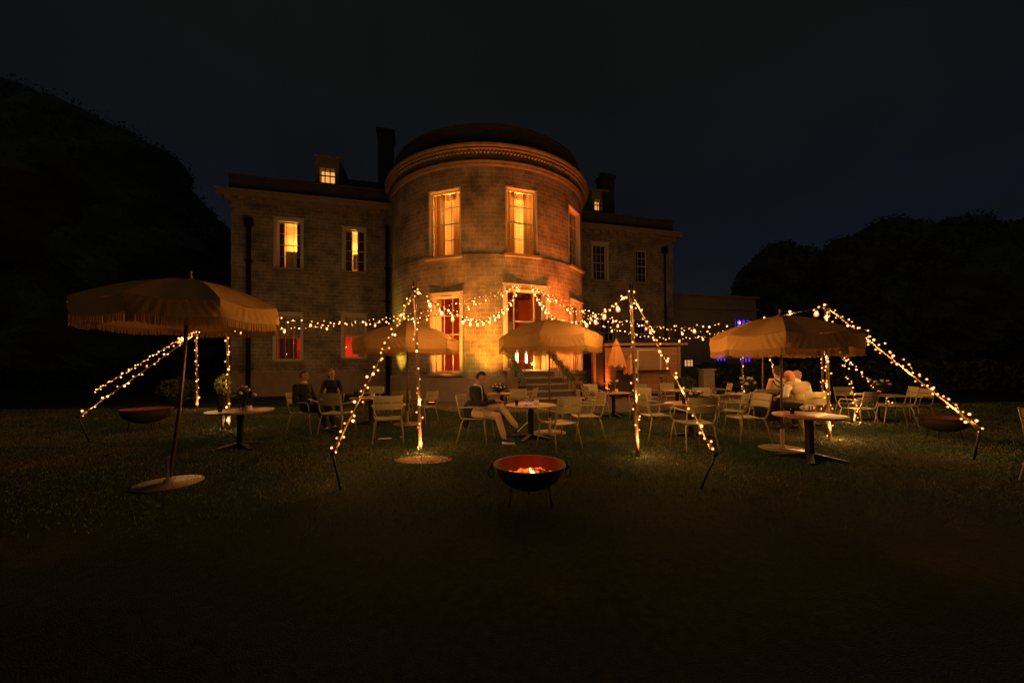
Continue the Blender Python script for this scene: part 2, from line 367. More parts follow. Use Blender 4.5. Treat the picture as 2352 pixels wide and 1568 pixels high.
# openings
def rrect(x0, y0, x1, y1, rr=RR):
    xm, ym = (x0 + x1) / 2, (y0 + y1) / 2
    return rot_hit(x0, ym, rr)[0], rot_hit(x1, ym, rr)[0], rot_hit(xm, y1, rr)[1], rot_hit(xm, y0, rr)[1]
RL = RR + .04
UP = [rrect(988, 436, 1056, 587), rrect(1164, 434, 1231, 583)]
w_ = UP[1][1] - UP[1][0]; UP.append((R(59) - w_ / 2, R(59) + w_ / 2, UP[1][2], UP[1][3]))
LO = [rrect(996, 681, 1056, 854, RL), rrect(1166, 666, 1252, 851, RL)]
ph3 = R(59); w2 = LO[0][1] - LO[0][0]; LO.append((ph3 - w2 / 2, ph3 + w2 / 2, LO[0][2], LO[0][3]))
dz0 = LO[1][2]; ZB = 6.45
print('UP', [[round(math.degrees(q[0]), 1), round(math.degrees(q[1]), 1), round(q[2], 2), round(q[3], 2)] for q in UP]); print('LO', [[round(math.degrees(q[0]), 1), round(math.degrees(q[1]), 1), round(q[2], 2), round(q[3], 2)] for q in LO])
def grid_wall(us, zs, holes, fn, uvk):
    mb = MB(); vs = [fn(u, z) for z in zs for u in us]; fs = []; nu = len(us)
    for i in range(len(zs) - 1):
        for j in range(nu - 1):
            um = (us[j] + us[j + 1]) / 2; zm = (zs[i] + zs[i + 1]) / 2
            if any(h[0] < um < h[1] and h[2] < zm < h[3] for h in holes): continue
            fs.append((i * nu + j, i * nu + j + 1, (i + 1) * nu + j + 1, (i + 1) * nu + j))
    mb.add(vs, fs, 0, False); me = mb.mesh('wall', 'stone'); uv = me.uv_layers.new(name='UVMap')
    cu = [(u * uvk, z) for z in zs for u in us]
    for l in me.loops: uv.data[l.index].uv = cu[l.vertex_index]
    return me
def brk(a, b, step, extra):
    k = max(1, int(abs(b - a) / step)); s = {round(a + (b - a) * i / k, 5) for i in range(k + 1)}
    ex = sorted({round(x, 5) for x in extra})
    s = {x for x in s if all(abs(x - q) > step * .3 for q in ex)} | set(ex) | {round(a, 5), round(b, 5)}
    return sorted(s)
def rotz_wall(r, z0, z1, holes):
    us = brk(R(-125), R(140), R(3), [q for h in holes for q in h[:2]]); zs = brk(z0, z1, 2.0, [q for h in holes for q in h[2:]])
    me = grid_wall(us, zs, holes, lambda u, z: rp(u, r, z), RR)
    for p in me.polygons: p.use_smooth = True
    return me
ZT = 10.35
link('rotunda_wall', rotz_wall(RL, 0, ZB, LO), house, HI)
link('rotunda_wall', rotz_wall(RR, ZB - .02, ZT + 1.0, UP), house, HI)
# added slope, band, cornice and parapet of the rotunda
def ring(prof, name, mat, n=120):
    mb = MB(); a0, a1 = R(-125), R(140); vs = []; fs = []
    for r, z in prof:
        for j in range(n + 1): vs.append(rp(a0 + (a1 - a0) * j / n, r, z))
    for i in range(len(prof) - 1):
        for j in range(n): a = i * (n + 1) + j; fs.append((a, a + 1, a + n + 2, a + n + 1))
    mb.add(vs, fs, 0, False); o = hp(mb, name, mat)
    for p in o.data.polygons: p.use_smooth = False
    return o
ring([(RL + .001, ZB - .03), (RR + .002, ZB + .03)], 'weathered_ledge', 'trim')  # slope added where the continuous stone only has a shadow line
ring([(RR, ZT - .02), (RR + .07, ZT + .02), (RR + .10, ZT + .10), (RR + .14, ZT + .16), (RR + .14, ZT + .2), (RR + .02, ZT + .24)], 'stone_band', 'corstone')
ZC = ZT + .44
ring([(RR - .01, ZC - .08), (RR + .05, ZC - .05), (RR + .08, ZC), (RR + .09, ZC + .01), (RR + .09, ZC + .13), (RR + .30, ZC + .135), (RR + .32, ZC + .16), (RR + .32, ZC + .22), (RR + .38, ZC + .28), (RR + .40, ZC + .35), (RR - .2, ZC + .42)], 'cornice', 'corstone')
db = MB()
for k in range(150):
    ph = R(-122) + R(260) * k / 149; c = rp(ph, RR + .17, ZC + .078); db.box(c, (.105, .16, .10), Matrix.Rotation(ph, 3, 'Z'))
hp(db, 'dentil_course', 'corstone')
ring([(RR - .15, ZC + .38), (RR - .15, ZC + 1.35), (RR - .10, ZC + 1.36), (RR - .10, ZC + 1.50), (RR - .6, ZC + 1.52)], 'parapet', 'riser')  # shade above the cornice is put into the darker stone
mb = MB(); mb.add([rp(2 * math.pi * j / 48, RR - .3, ZC + 1.30) for j in range(48)] + [rp(0, 0, ZC + 1.5)], [(j, (j + 1) % 48, 48) for j in range(48)]); hp(mb, 'rotunda_roof', 'slate')
# wings
def wp(u, z, off=0.0): p = W0 + HT * u - HNv * off; return V((p.x, p.y, z))
UL0 = wing(530, 700)[0]; UL1 = wing(905, 700)[0] + 1.2; UR0 = wing(1310, 600)[0] - 1.0; UR1 = wing(1545, 600)[0]
def wrect(x0, y0, x1, y1):
    xm, ym = (x0 + x1) / 2, (y0 + y1) / 2; a, b = wing(x0, ym)[0], wing(x1, ym)[0]; return a, b, wing(xm, y1)[1], wing(xm, y0)[1]
WL = [wrect(637, 509, 690, 614), wrect(791, 528, 837, 622), wrect(634, 724, 690, 826), wrect(790, 726, 837, 821)]
WR = [wrect(1362, 562, 1393, 642), wrect(1460, 574, 1487, 647), wrect(1380, 728, 1412, 800), wrect(1458, 733, 1486, 800)]
ZW = 10.45; print('wing z', wing(530, 452), wing(890, 487), wing(1323, 518), wing(1532, 538)); print(WL, WR)
for (a, b, hs) in ((UL0, UL1, WL), (UR0, UR1, WR)):
    us = brk(a, b, .8, [q for h in hs for q in h[:2]]); zs = brk(0, ZW, 1.5, [q for h in hs for q in h[2:]])
    link('wing_wall', grid_wall(us, zs, hs, wp, 1.0), house, HI)
for (u, s) in ((UL0, -1), (UR1, 1)):      # return walls
    me = grid_wall(brk(0, 9, 1, []), brk(0, ZW, 1.5, []), [], lambda q, z: wp(u, z, q), 1.0); link('wing_side_wall', me, house, HI)
def wbox(mb, u0, u1, z0, z1, o0, o1, mi=0):
    c = wp((u0 + u1) / 2, (z0 + z1) / 2, (o0 + o1) / 2); return mb.box(c, (abs(u1 - u0), abs(o1 - o0), z1 - z0), Matrix.Rotation(AL, 3, 'Z'), mi)
for a, b in ((UL0 - .45, UL1 - .9), (UR0 + .9, UR1 + .45)):
    mb = MB(); wbox(mb, a + .25, b - .25, ZW - .10, ZW + .08, -.16, .2); wbox(mb, a, b, ZW + .08, ZW + .30, -.5, .2); wbox(mb, a - .05, b + .05, ZW + .302, ZW + .40, -.58, .2)
    hp(mb, 'cornice', 'trim')
    k = int((b - a) / .62)
    for i in range(k): mb = MB(); wbox(mb, a + .3 + i * .62, a + .3 + i * .62 + .22, ZW - .11, ZW + .078, -.42, -.165); hp(mb, 'modillion', 'trim')
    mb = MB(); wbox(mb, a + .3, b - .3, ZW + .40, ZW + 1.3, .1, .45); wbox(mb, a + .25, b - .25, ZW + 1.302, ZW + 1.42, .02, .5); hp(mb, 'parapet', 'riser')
    mb = MB(); wbox(mb, a + .45, b - .45, 0, 1.18, -.09, .0); wbox(mb, a + .43, b - .43, 1.182, 1.26, -.12, .0)
    hp(mb, 'plinth', 'trim')
ring([(RL + .09, 0), (RL + .09, 1.02), (RL + .06, 1.08), (RL - .02, 1.1)], 'plinth', 'trim')
# roofs, dormers, chimneys
def roof(u0, u1, ridge_u0, ridge_u1, zr, nm='roof'):
    z = ZW + .9; mb = MB()
    vs = [wp(u0, z, .6), wp(u1, z, .6), wp(u1, z, 8.5), wp(u0, z, 8.5), wp(ridge_u0, zr, 4.2), wp(ridge_u1, zr, 4.2)]
    mb.add(vs, [(0, 1, 5, 4), (1, 2, 5), (2, 3, 4, 5), (3, 0, 4)]); return hp(mb, nm, 'slate')
roof(UL0 + .6, UL1, UL0 + 4.6, UL1 - 2.5, 14.2); roof(UR0, UR1 - .4, UR0 + 1.8, UR1 - 4.2, 13.4)
def dormer(x0, y0, x1, y1, off, cols, rows):
    u0, zb = wing(x0, y1, off); u1, zt = wing(x1, y0, off); w, h = u1 - u0, zt - zb
    mb = MB(); d = 2.6
    wbox(mb, u0 - .22, u0, zb - .5, zt + .55, off, off + d); wbox(mb, u1, u1 + .22, zb - .5, zt + .55, off, off + d)
    wbox(mb, u0, u1, zt, zt + .548, off + .002, off + d); wbox(mb, u0, u1, zb - .498, zb, off + .002, off + d); wbox(mb, u0 - .32, u1 + .32, zt + .552, zt + .68, off - .12, off + d + .1)
    o = hp(mb, 'dormer', 'annexe')
    mb = MB()
    for i in range(1, cols): q = u0 + w * i / cols; wbox(mb, q - .025, q + .025, zb, zt, off + .08, off + .12)
    for i in range(1, rows): q = zb + h * i / rows; wbox(mb, u0, u1, q - .03, q + .03, off + .075, off + .125)
    mb.build('glazing_bars', 'black', o)
    mb = MB(); wbox(mb, u0 + .01, u1 - .01, zb + .01, zt - .01, off + .5, off + .52); mb.build('lit_room', 'dormer', o)
    if rows == 2 and cols == 3 and w > .9:
        mb = MB(); wbox(mb, u0 + .05, u1 - .25, zb + h * .55, zb + h * .82, off + .3, off + .34); mb.build('rolled_blind', 'wood', o)
dormer(734, 388, 769, 418, 1.6, 3, 2); dormer(1366, 459, 1387, 482, 1.6, 3, 2)
def chimney(x0, x1, ytop, off, depth=1.0, pots=2):
    u0 = wing(x0, 450, off)[0]; u1 = wing(x1, 450, off)[0]; zt = wing((x0 + x1) / 2, ytop, off)[1]
    mb = MB(); wbox(mb, u0, u1, ZW + .5, zt - .35, off, off + depth); wbox(mb, u0 - .1, u1 + .1, zt - .348, zt - .12, off - .1, off + depth + .1)
    o = hp(mb, 'chimney', 'slate')
    for i in range(pots):
        mb = MB(); q = u0 + (u1 - u0) * (i + .5) / pots; c = wp(q, zt - .12, off + depth / 2); mb.lathe([(.11, 0), (.13, .05), (.10, .3), (.12, .34), (.08, .34)], 12, c); mb.build('chimney_pot', 'annexe', o)
chimney(868, 903, 292, 3.0, 1.2); chimney(1384, 1411, 398, 1.5, .9, 3)
# downpipes
def downpipe(p, zt, hop=True, r=.07):
    mb = MB(); mb.tube([p + V((0, 0, 0)), p + V((0, 0, zt))], r, 8)
    if hop: mb.box(p + V((0, 0, zt)), (.36, .26, .42), Matrix.Rotation(AL, 3, 'Z'))
    for z in (1.5, 3.4, 5.3, 7.2): mb.box(p + V((0, 0, z)), (r * 3, r * 2.6, .06), Matrix.Rotation(AL, 3, 'Z'))
    hp(mb, 'downpipe', 'black')
q = wing(574, 600)[0]; downpipe(wp(q, 0, -.16), 9.3, True, .11); q = wing(1524, 600)[0]; downpipe(wp(q, 0, -.14), 9.6)
q = wing(890, 700)[0]; downpipe(wp(q, 0, -.2), 9.7, False, .1)
# windows
def frame_mat(O, t, n): return Matrix(((t.x, -n.x, 0, O.x), (t.y, -n.y, 0, O.y), (0, 0, 1, O.z), (0, 0, 0, 1)))
def window(O, t, n, w, h, cols, rows, mode, room='amber', depth=.22, casing=.0, parent=house, base=RC, sill=True, roomdepth=1.5, cur=None, name='window'):
    Mx = Matrix.Translation(-base) @ frame_mat(O, t, n)
    mb = MB(); y0 = -.03; y1 = depth + .06
    for sx in (-1, 1): mb.box((sx * (w / 2 + .03), (y0 + y1) / 2, h / 2), (.06, y1 - y0, h))
    mb.box((0, (y0 + y1) / 2, h + .03), (w + .12, y1 - y0, .06)); mb.box((0, (y0 + y1) / 2, -.03), (w + .12, y1 - y0, .058))
    if casing:
        for sx in (-1, 1):
            mb.box((sx * (w / 2 + .062 + casing / 2), -.03, h / 2 + casing / 2), (casing, .08, h + casing)); mb.box((sx * (w / 2 + .05), -.055, h / 2), (.035, .045, h))
        mb.box((0, -.031, h + .062 + casing / 2), (w + .12, .08, casing)); mb.box((0, -.07, h + .07 + casing), (w + .2 + casing * 2, .10, .05))
    o = mb.build(name, 'casing' if mode != 'dark' else 'trim', parent, Mx)
    mb = MB(); ys = depth - .02; b = .05
    for sx in (-1, 1): mb.box((sx * (w / 2 - b / 2), ys, h / 2), (b, .045, h - .002))
    mb.box((0, ys, b / 2 + .001), (w - 2 * b, .044, b)); mb.box((0, ys, h - b / 2 - .001), (w - 2 * b, .044, b))
    for i in range(1, cols): mb.box((-w / 2 + w * i / cols, ys, h / 2), (.024, .03, h - 2 * b))
    for i in range(1, rows):
        th = .05 if i * 2 == rows else .024; mb.box((0, ys + .003, h * i / rows), (w - 2 * b, .026, th))
    mb.build('sash', 'casing' if mode != 'dark' else 'casing', o)
    mb = MB(); mb.add([(-w / 2, ys + .03, 0), (w / 2, ys + .03, 0), (w / 2, ys + .03, h), (-w / 2, ys + .03, h)], [(0, 1, 2, 3)]); mb.build('pane', 'glass', o)
    if sill:
        mb = MB(); mb.box((0, -.08, -.115), (w + .34, .30, .11)); mb.build('sill', 'trim', o)
    yr = y1 + .02; rw = w / 2 + .5; mb = MB(); ze = h + .3; zf = -.25; yb = yr + roomdepth
    vs = [(-rw, yr, zf), (rw, yr, zf), (rw, yr, ze), (-rw, yr, ze), (-rw, yb, zf), (rw, yb, zf), (rw, yb, ze), (-rw, yb, ze)]
    mb.add(vs, [(4, 5, 6, 7), (0, 4, 7, 3), (1, 2, 6, 5), (3, 7, 6, 2), (0, 1, 5, 4)]); mb.build('room_wall', room, o)
    if mode == 'shutter':
        for sx in (-1, 1): mb = MB(); mb.box((sx * (w / 2 + .0), y1 + .22, h / 2), (.04, .40, h - .02)); mb.build('inner_shutter', 'casing', o)
    for (x0, x1, z0, z1, m, yy) in (cur or []):
        mb = MB(); k = max(8, int((x1 - x0) * w / .035)); vs = []
        for zz in (z0 * h, (z0 * .6 + z1 * .4) * h, z1 * h):
            for i in range(k + 1):
                x = (x0 + (x1 - x0) * i / k) * w - w / 2; vs.append((x, y1 + yy + .05 * math.sin(i * .95) + .018 * math.sin(i * 2.3), zz))
        mb.add(vs, [(r * (k + 1) + i, r * (k + 1) + i + 1, (r + 1) * (k + 1) + i + 1, (r + 1) * (k + 1) + i) for r in (0, 1) for i in range(k)], 0, True); mb.build('curtain', m, o)
    return o
def rwin(q, rr, **k):
    pm = (q[0] + q[1]) / 2; w = 2 * rr * math.sin((q[1] - q[0]) / 2); n = V((math.sin(pm), -math.cos(pm), 0)); t = V((math.cos(pm), math.sin(pm), 0))
    return window(rp(pm, rr * math.cos((q[1] - q[0]) / 2), q[2]), t, n, w, q[3] - q[2], **k), pm, w
for i, q in enumerate(UP):
    rwin(q, RR, cols=3, rows=4, mode='lit', room='cream', casing=0, roomdepth=2.2, cur=[(0, .36, 0, 1, 'curtain', .08), (.66, 1, 0, 1, 'curtain', .08), (.3, .75, .9, 1, 'curtain', .16)])
rwin(LO[0], RL, cols=3, rows=4, mode='shutter', room='red', casing=.09, roomdepth=2.4)
rwin(LO[2], RL, cols=3, rows=4, mode='lit', room='red', casing=.09, roomdepth=2.4, cur=[(0, .4, 0, 1, 'curtain', .08)])
doorw, dph, dw = rwin(LO[1], RL, cols=1, rows=1, mode='door', room='red', casing=.16, depth=.3, sill=False, roomdepth=3.2, cur=[(.72, .98, 0, 1, 'curtain', .12)], name='entrance_doorway')
def wwin(q, **k):
    return window(wp((q[0] + q[1]) / 2, q[2]), HT, HNv, q[1] - q[0], q[3] - q[2], **k)
wwin(WL[0], cols=3, rows=4, mode='lit', room='cream', casing=.1, cur=[(0, .22, 0, 1, 'darkroom', .05), (.77, 1, 0, 1, 'darkroom', .05), (.22, .77, 0, .40, 'casing', .2)])
wwin(WL[1], cols=3, rows=4, mode='lit', room='cream', casing=.05, cur=[(0, .36, 0, 1, 'darkroom', .05), (.6, 1, 0, 1, 'darkroom', .05), (.36, .6, .07, .46, 'casing', .2)])
wwin(WL[2], cols=3, rows=2, mode='lit', room='redwall', casing=.08, cur=[(0, 1, .53, 1, 'casing', .04), (0, .72, .0, .53, 'wood', .3)])
wwin(WL[3], cols=3, rows=2, mode='lit', room='redwall', casing=.08, cur=[(0, 1, .53, 1, 'casing', .04), (.62, 1, 0, .53, 'wood', .3)])
wwin(WR[0], cols=3, rows=4, mode='pale', room='darkroom', casing=.06, cur=[(0, 1, .1, 1, 'darkroom', .05)]); wwin(WR[1], cols=3, rows=4, mode='dark', room='darkroom', casing=.06)
wwin(WR[2], cols=3, rows=2, mode='dark', room='darkroom', casing=.06); wwin(WR[3], cols=3, rows=2, mode='dark', room='darkroom', casing=.06, cur=[(.1, .4, 0, 1, 'purple', .3)])
# door leaves and the lit things in the hall
Dn = V((math.sin(dph), -math.cos(dph), 0)); Dt = V((math.cos(dph), math.sin(dph), 0)); DO = rp(dph, RL, dz0)
dh = LO[1][3] - dz0
mb = MB()
for x in (-.27, .27): mb.box((x * dw, .33, dh * .5), (.06, .05, dh))
mb.box((0, .33, dh * .62), (dw * .48, .05, .07)); mb.build('door_frame', 'casing', doorw)
for s in (-1, 1):
    mb = MB(); mb.box((s * dw * .37, .31, dh * .31), (dw * .16, .05, dh * .6)); mb.build('door_panel', 'curtain' if s > 0 else 'wood', doorw)
def inhall(name, label, cat, x, y, z, ph=dph, O=None):
    O = DO if O is None else O; n = V((math.sin(ph), -math.cos(ph), 0)); t = V((math.cos(ph), math.sin(ph), 0)); return thing(name, label, cat, O + t * x - n * y + V((0, 0, z)), math.degrees(ph))
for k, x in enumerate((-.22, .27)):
    t = inhall('pillar_lamp', ['glowing white pillar lamp beside the dark middle of the doorway, the fatter one', 'slimmer glowing pillar lamp inside the doorway by the orange curtain'][k], 'lamp', x, .75, .25 - .25, group if 0 else dph)  # columns lit by uplights; that light is put into their own glow
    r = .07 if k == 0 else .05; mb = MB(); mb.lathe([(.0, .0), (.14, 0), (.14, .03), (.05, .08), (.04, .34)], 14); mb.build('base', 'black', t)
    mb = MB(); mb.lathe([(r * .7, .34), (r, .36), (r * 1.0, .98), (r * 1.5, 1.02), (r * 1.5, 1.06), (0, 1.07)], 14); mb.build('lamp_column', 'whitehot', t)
    mb = MB(); mb.lathe([(0, 1.08), (.05, 1.12), (.08, 1.3), (.13, 1.42)], 12); mb.build('flower_bowl', 'curtain', t)
t = inhall('hall_table', 'dark polished hall table carrying the pillar lamps just inside the doorway', 'table', 0, 1.0, 0, dph); mb = MB(); mb.box((0, 0, .42), (1.0, .5, .04)); mb.build('table_top', 'wood', t)
for sx in (-1, 1):
    for sy in (-1, 1): mb = MB(); mb.tube([(sx * .45, sy * .2, 0), (sx * .45, sy * .2, .4)], .02); mb.build('leg', 'wood', t)
# stone steps with flared lower treads
mb = MB(); nst = 5; rise = dz0 / nst
def dpos(x, y, z): return rp(dph, RL) + Dt * x + Dn * y + V((0, 0, z))
for i in range(nst):
    y1 = .75 + .30 * (nst - 1 - i) ; wd = 1.95 + .16 * (nst - 1 - i)
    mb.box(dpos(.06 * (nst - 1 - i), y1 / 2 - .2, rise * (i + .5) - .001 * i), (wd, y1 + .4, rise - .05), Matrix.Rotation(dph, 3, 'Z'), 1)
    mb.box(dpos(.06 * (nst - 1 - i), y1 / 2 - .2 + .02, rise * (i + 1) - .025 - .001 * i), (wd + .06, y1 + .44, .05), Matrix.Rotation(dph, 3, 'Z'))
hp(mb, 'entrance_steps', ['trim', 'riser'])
for s in (-1, 1):
    mb = MB()
    for j, (y, z, d) in enumerate(((.55, 1.4, .5), (1.1, .95, .45), (1.6, .5, .45))):
        x = s * (1.02 + .1 * j) + (.06 * j * 2 if s > 0 else 0); mb.box(dpos(x, y, z / 2), (.16, d, z), Matrix.Rotation(dph, 3, 'Z')); mb.box(dpos(x, y, z + .025), (.24, d + .06, .05), Matrix.Rotation(dph, 3, 'Z'))
    hp(mb, 'stepped_side_wall', 'trim')
# railings and garlands
def railing(s, label):
    a = dpos(s * 1.0, .15, dz0 + .92); b = dpos(s * 1.04 + (.25 if s > 0 else 0.05), 1.85, .98); t = thing('stair_railing', label, 'railing', dpos(s * 1.0, .15, 0))
    off = Matrix.Translation(-t.location); mb = MB(); mb.tube([a, b, b + V((0, 0, -.03))], .022, 8); mb.build('handrail', 'black', t, off)
    for k in range(8):
        q = a.lerp(b, k / 7); zb = max(0, dz0 * (1 - k / 7) - .05); mb = MB(); mb.tube([(q.x, q.y, zb), q], .011, 6); mb.build('baluster', 'black', t, off)
    return a, b
ra = railing(-1, 'black iron stair railing on the side of the steps nearer the seated man'); rb = railing(1, 'black iron stair railing on the steps beside the glowing narrow window')
for (a, b), lab, f in ((ra, 'leafy green garland wound on the railing by the gold lit stone', 1.0), (rb, 'leafy pale green garland draped on the railing behind the middle parasol pole', .92)):
    t = thing('garland', lab, 'garland', a); n = 2600; u = rng.random(n) * f; r = .11 * (1 - .4 * u)
    ctr = np.array(a)[None] * (1 - u[:, None]) + np.array(b)[None] * u[:, None] + rng.normal(size=(n, 3)) * r[:, None] * .75; ctr[:, 2] -= .03 + .1 * rng.random(n)
    v, f_ = leaves(ctr - np.array(a), .055, .3); link('foliage', fastmesh('foliage', v, f_, ['garland']), t)
    mb = MB(); mb.tube([V((0, 0, -.03)), (b - a) * f + V((0, 0, -.03))], .012, 6); mb.build('stem', 'bark', t)
# annexe
an = thing('annexe', 'low flat roofed annexe beyond the stone house with violet lit windows', 'building', wp(UR1 + .1, 0, 2.2)); ao = Matrix.Translation(-an.location)
ua = UR1 + .1; ub = wing(1737, 750, 2.2)[0]; za = wing(1640, 682, 2.2)[1]; mb = MB(); wbox(mb, ua, ub, 0, za, 2.2, 9); wbox(mb, ua, ub + .15, za - 1.0, za - .86, 2.05, 2.2); wbox(mb, ub - .3, ub - .1, 0, za - 1.0, 2.05, 2.2)
mb.build('wall', 'annexe', an, ao); mb = MB(); wbox(mb, ua - .1, ub + .2, za + .002, za + .14, 2.0, 9.1); mb.build('coping', 'trim', an, ao)
for (x0, y0, x1, y1) in ((1690, 735, 1721, 775), (1643, 798, 1665, 829), (1700, 798, 1722, 832)):
    a_, zb_ = wing(x0, y1, 2.2); b_, zt_ = wing(x1, y0, 2.2)
    mb = MB(); wbox(mb, a_, b_, zb_, zt_, 2.14, 2.198); o = mb.build('window', 'purple', an, ao)
    mb = MB()
    for i in range(4): q = a_ + (b_ - a_) * i / 3; wbox(mb, q - .035, q + .035, zb_, zt_, 2.06, 2.138)
    for i in range(3): q = zb_ + (zt_ - zb_) * i / 2; wbox(mb, a_, b_, q - .03, q + .03, 2.07, 2.137)
    mb.build('glazing_bars', 'darkroom', o)
# terrace sheet
g = MB(); tp = [G(880, 918), G(1040, 945), G(1330, 948), G(1700, 938), G(1760, 925), wp(UR1 + 6, 0, 0), wp(UL1, 0, 0)]
g.add([(p.x, p.y, .004) for p in tp], [tuple(range(len(tp)))])
tag(g.build('terrace', 'terrace'), 'trodden gravelly ground along the foot of the house', None, None, 'structure')
g = MB(); k = 40; c = G(973, 1056); g.add([(c.x + .48 * math.cos(6.283 * i / k) * (1 + .05 * math.sin(3 * i)), c.y + .27 * math.sin(6.283 * i / k), .008) for i in range(k)], [tuple(range(k))])
tag(g.build('worn_ground', 'earth'), 'bare round patch of earth by the fairy lit pole', None, None, 'structure')
# ---------------------------------------------------------------- lamps of the place
def uplight(px, py, col, watts, tgt, ang, label, blend=1.0, phi=None, rad=.08, out=.5):
    p = rp(phi, RL + out)
    t = thing('uplight', label, 'floor light', p, 0, 'uplights at the foot of the round front')
    mb = MB(); mb.box((0, 0, .07), (.28, .2, .10)); mb.build('housing', 'black', t); mb = MB(); mb.box((0, 0, .124), (.22, .12, .006)); mb.build('lens', emit('uplight_lens', col, 2.5), t)
    l = bpy.data.objects.new('uplight_lamp', bpy.data.lights.new('uplight_lamp', 'SPOT')); COL.objects.link(l); l.parent = t
    l.location = (0, 0, .16); l.data.energy = watts; l.data.color = col; l.data.spot_size = R(ang); l.data.spot_blend = blend; l.data.shadow_soft_size = rad
    l.rotation_euler = (V(tgt) - (p + V((0, 0, .16)))).to_track_quat('-Z', 'Y').to_euler(); return t
def rt(phi, z, r=RL): return rp(phi, r, z)
YG = (1, .50, .06); OR = (1, .17, .012)
YG = (1, .64, .06); OR = (1, .27, .02); O2 = (1, .15, .015)
uplight(0, 0, YG, 380, rt(R(0), 2.5), 60, 'small black floor light washing the wall between the tall red window and the steps', phi=R(-2), out=1.9)
uplight(0, 0, YG, 2000, rt(R(-50), 2.6), 40, 'small black floor light throwing a yellow stripe up by the drainpipe', phi=R(-46), out=1.3)
for k_, (f_, t_, z_, w_, c_, l_) in enumerate(((-16, -16, 3.3, 2300, OR, 'small black floor light below the tall red window'), (2, 7, 3.6, 3300, OR, 'small black floor light washing orange over the stone beside the doorway'),
    (39, 31, 3.5, 5500, O2, 'small black floor light just past the iron railing of the steps'), (49, 46, 3.5, 3800, O2, 'small black floor light washing orange beside the narrow glowing window'), (62, 62, 3.4, 1000, O2, 'small black floor light at the drainpipe end of the round front'))):
    uplight(0, 0, c_, w_, rt(R(t_), z_), 62, l_, phi=R(f_), out=1.55)
def lamp(name, p, col, w, r=.06):
    l = bpy.data.objects.new(name, bpy.data.lights.new(name, 'POINT')); COL.objects.link(l); l.location = p; l.data.energy = w; l.data.color = col; l.data.shadow_soft_size = r; return l
def roomlamp(q, rr, x, y, z, col, w):
    pm = (q[0] + q[1]) / 2; n = V((math.sin(pm), -math.cos(pm), 0)); t = V((math.cos(pm), math.sin(pm), 0)); l = lamp('room_lamp', rp(pm, rr, q[2]) + t * x - n * y + V((0, 0, z)) - RC, col, w); l.parent = house
roomlamp(LO[0], RL, .3, .6, .5, (1, .36, .04), 95); roomlamp(LO[0], RL, .2, .6, 2.2, (1, .34, .04), 75)
roomlamp(LO[2], RL, -.2, .6, .8, (1, .26, .03), 70); roomlamp(LO[1], RL, 0, 1.3, 1.5, (1, .20, .03), 40); roomlamp(LO[1], RL, -.4, .9, 3.0, (1, .36, .05), 30)
roomlamp(LO[1], RL, .5, .16, .3, (1, .45, .08), 22)
for q, w__ in zip(UP, (150, 150, 7)): roomlamp(q, RR, .25, 1.2, 2.3, (1, .56, .14), w__)
def wlamp(q, x, y, z, col, w): l = lamp('room_lamp', wp((q[0] + q[1]) / 2 + x, q[2] + z, y) - RC, col, w); l.parent = house
wlamp(WL[0], 0, 1.2, 1.7, (1, .5, .12), 90); wlamp(WL[1], 0, 1.2, 1.7, (1, .5, .12), 90)
wlamp(WL[2], .4, 1.0, 1.0, (1, .35, .12), 14); wlamp(WL[3], -.45, .7, .5, (1, .35, .14), 34)
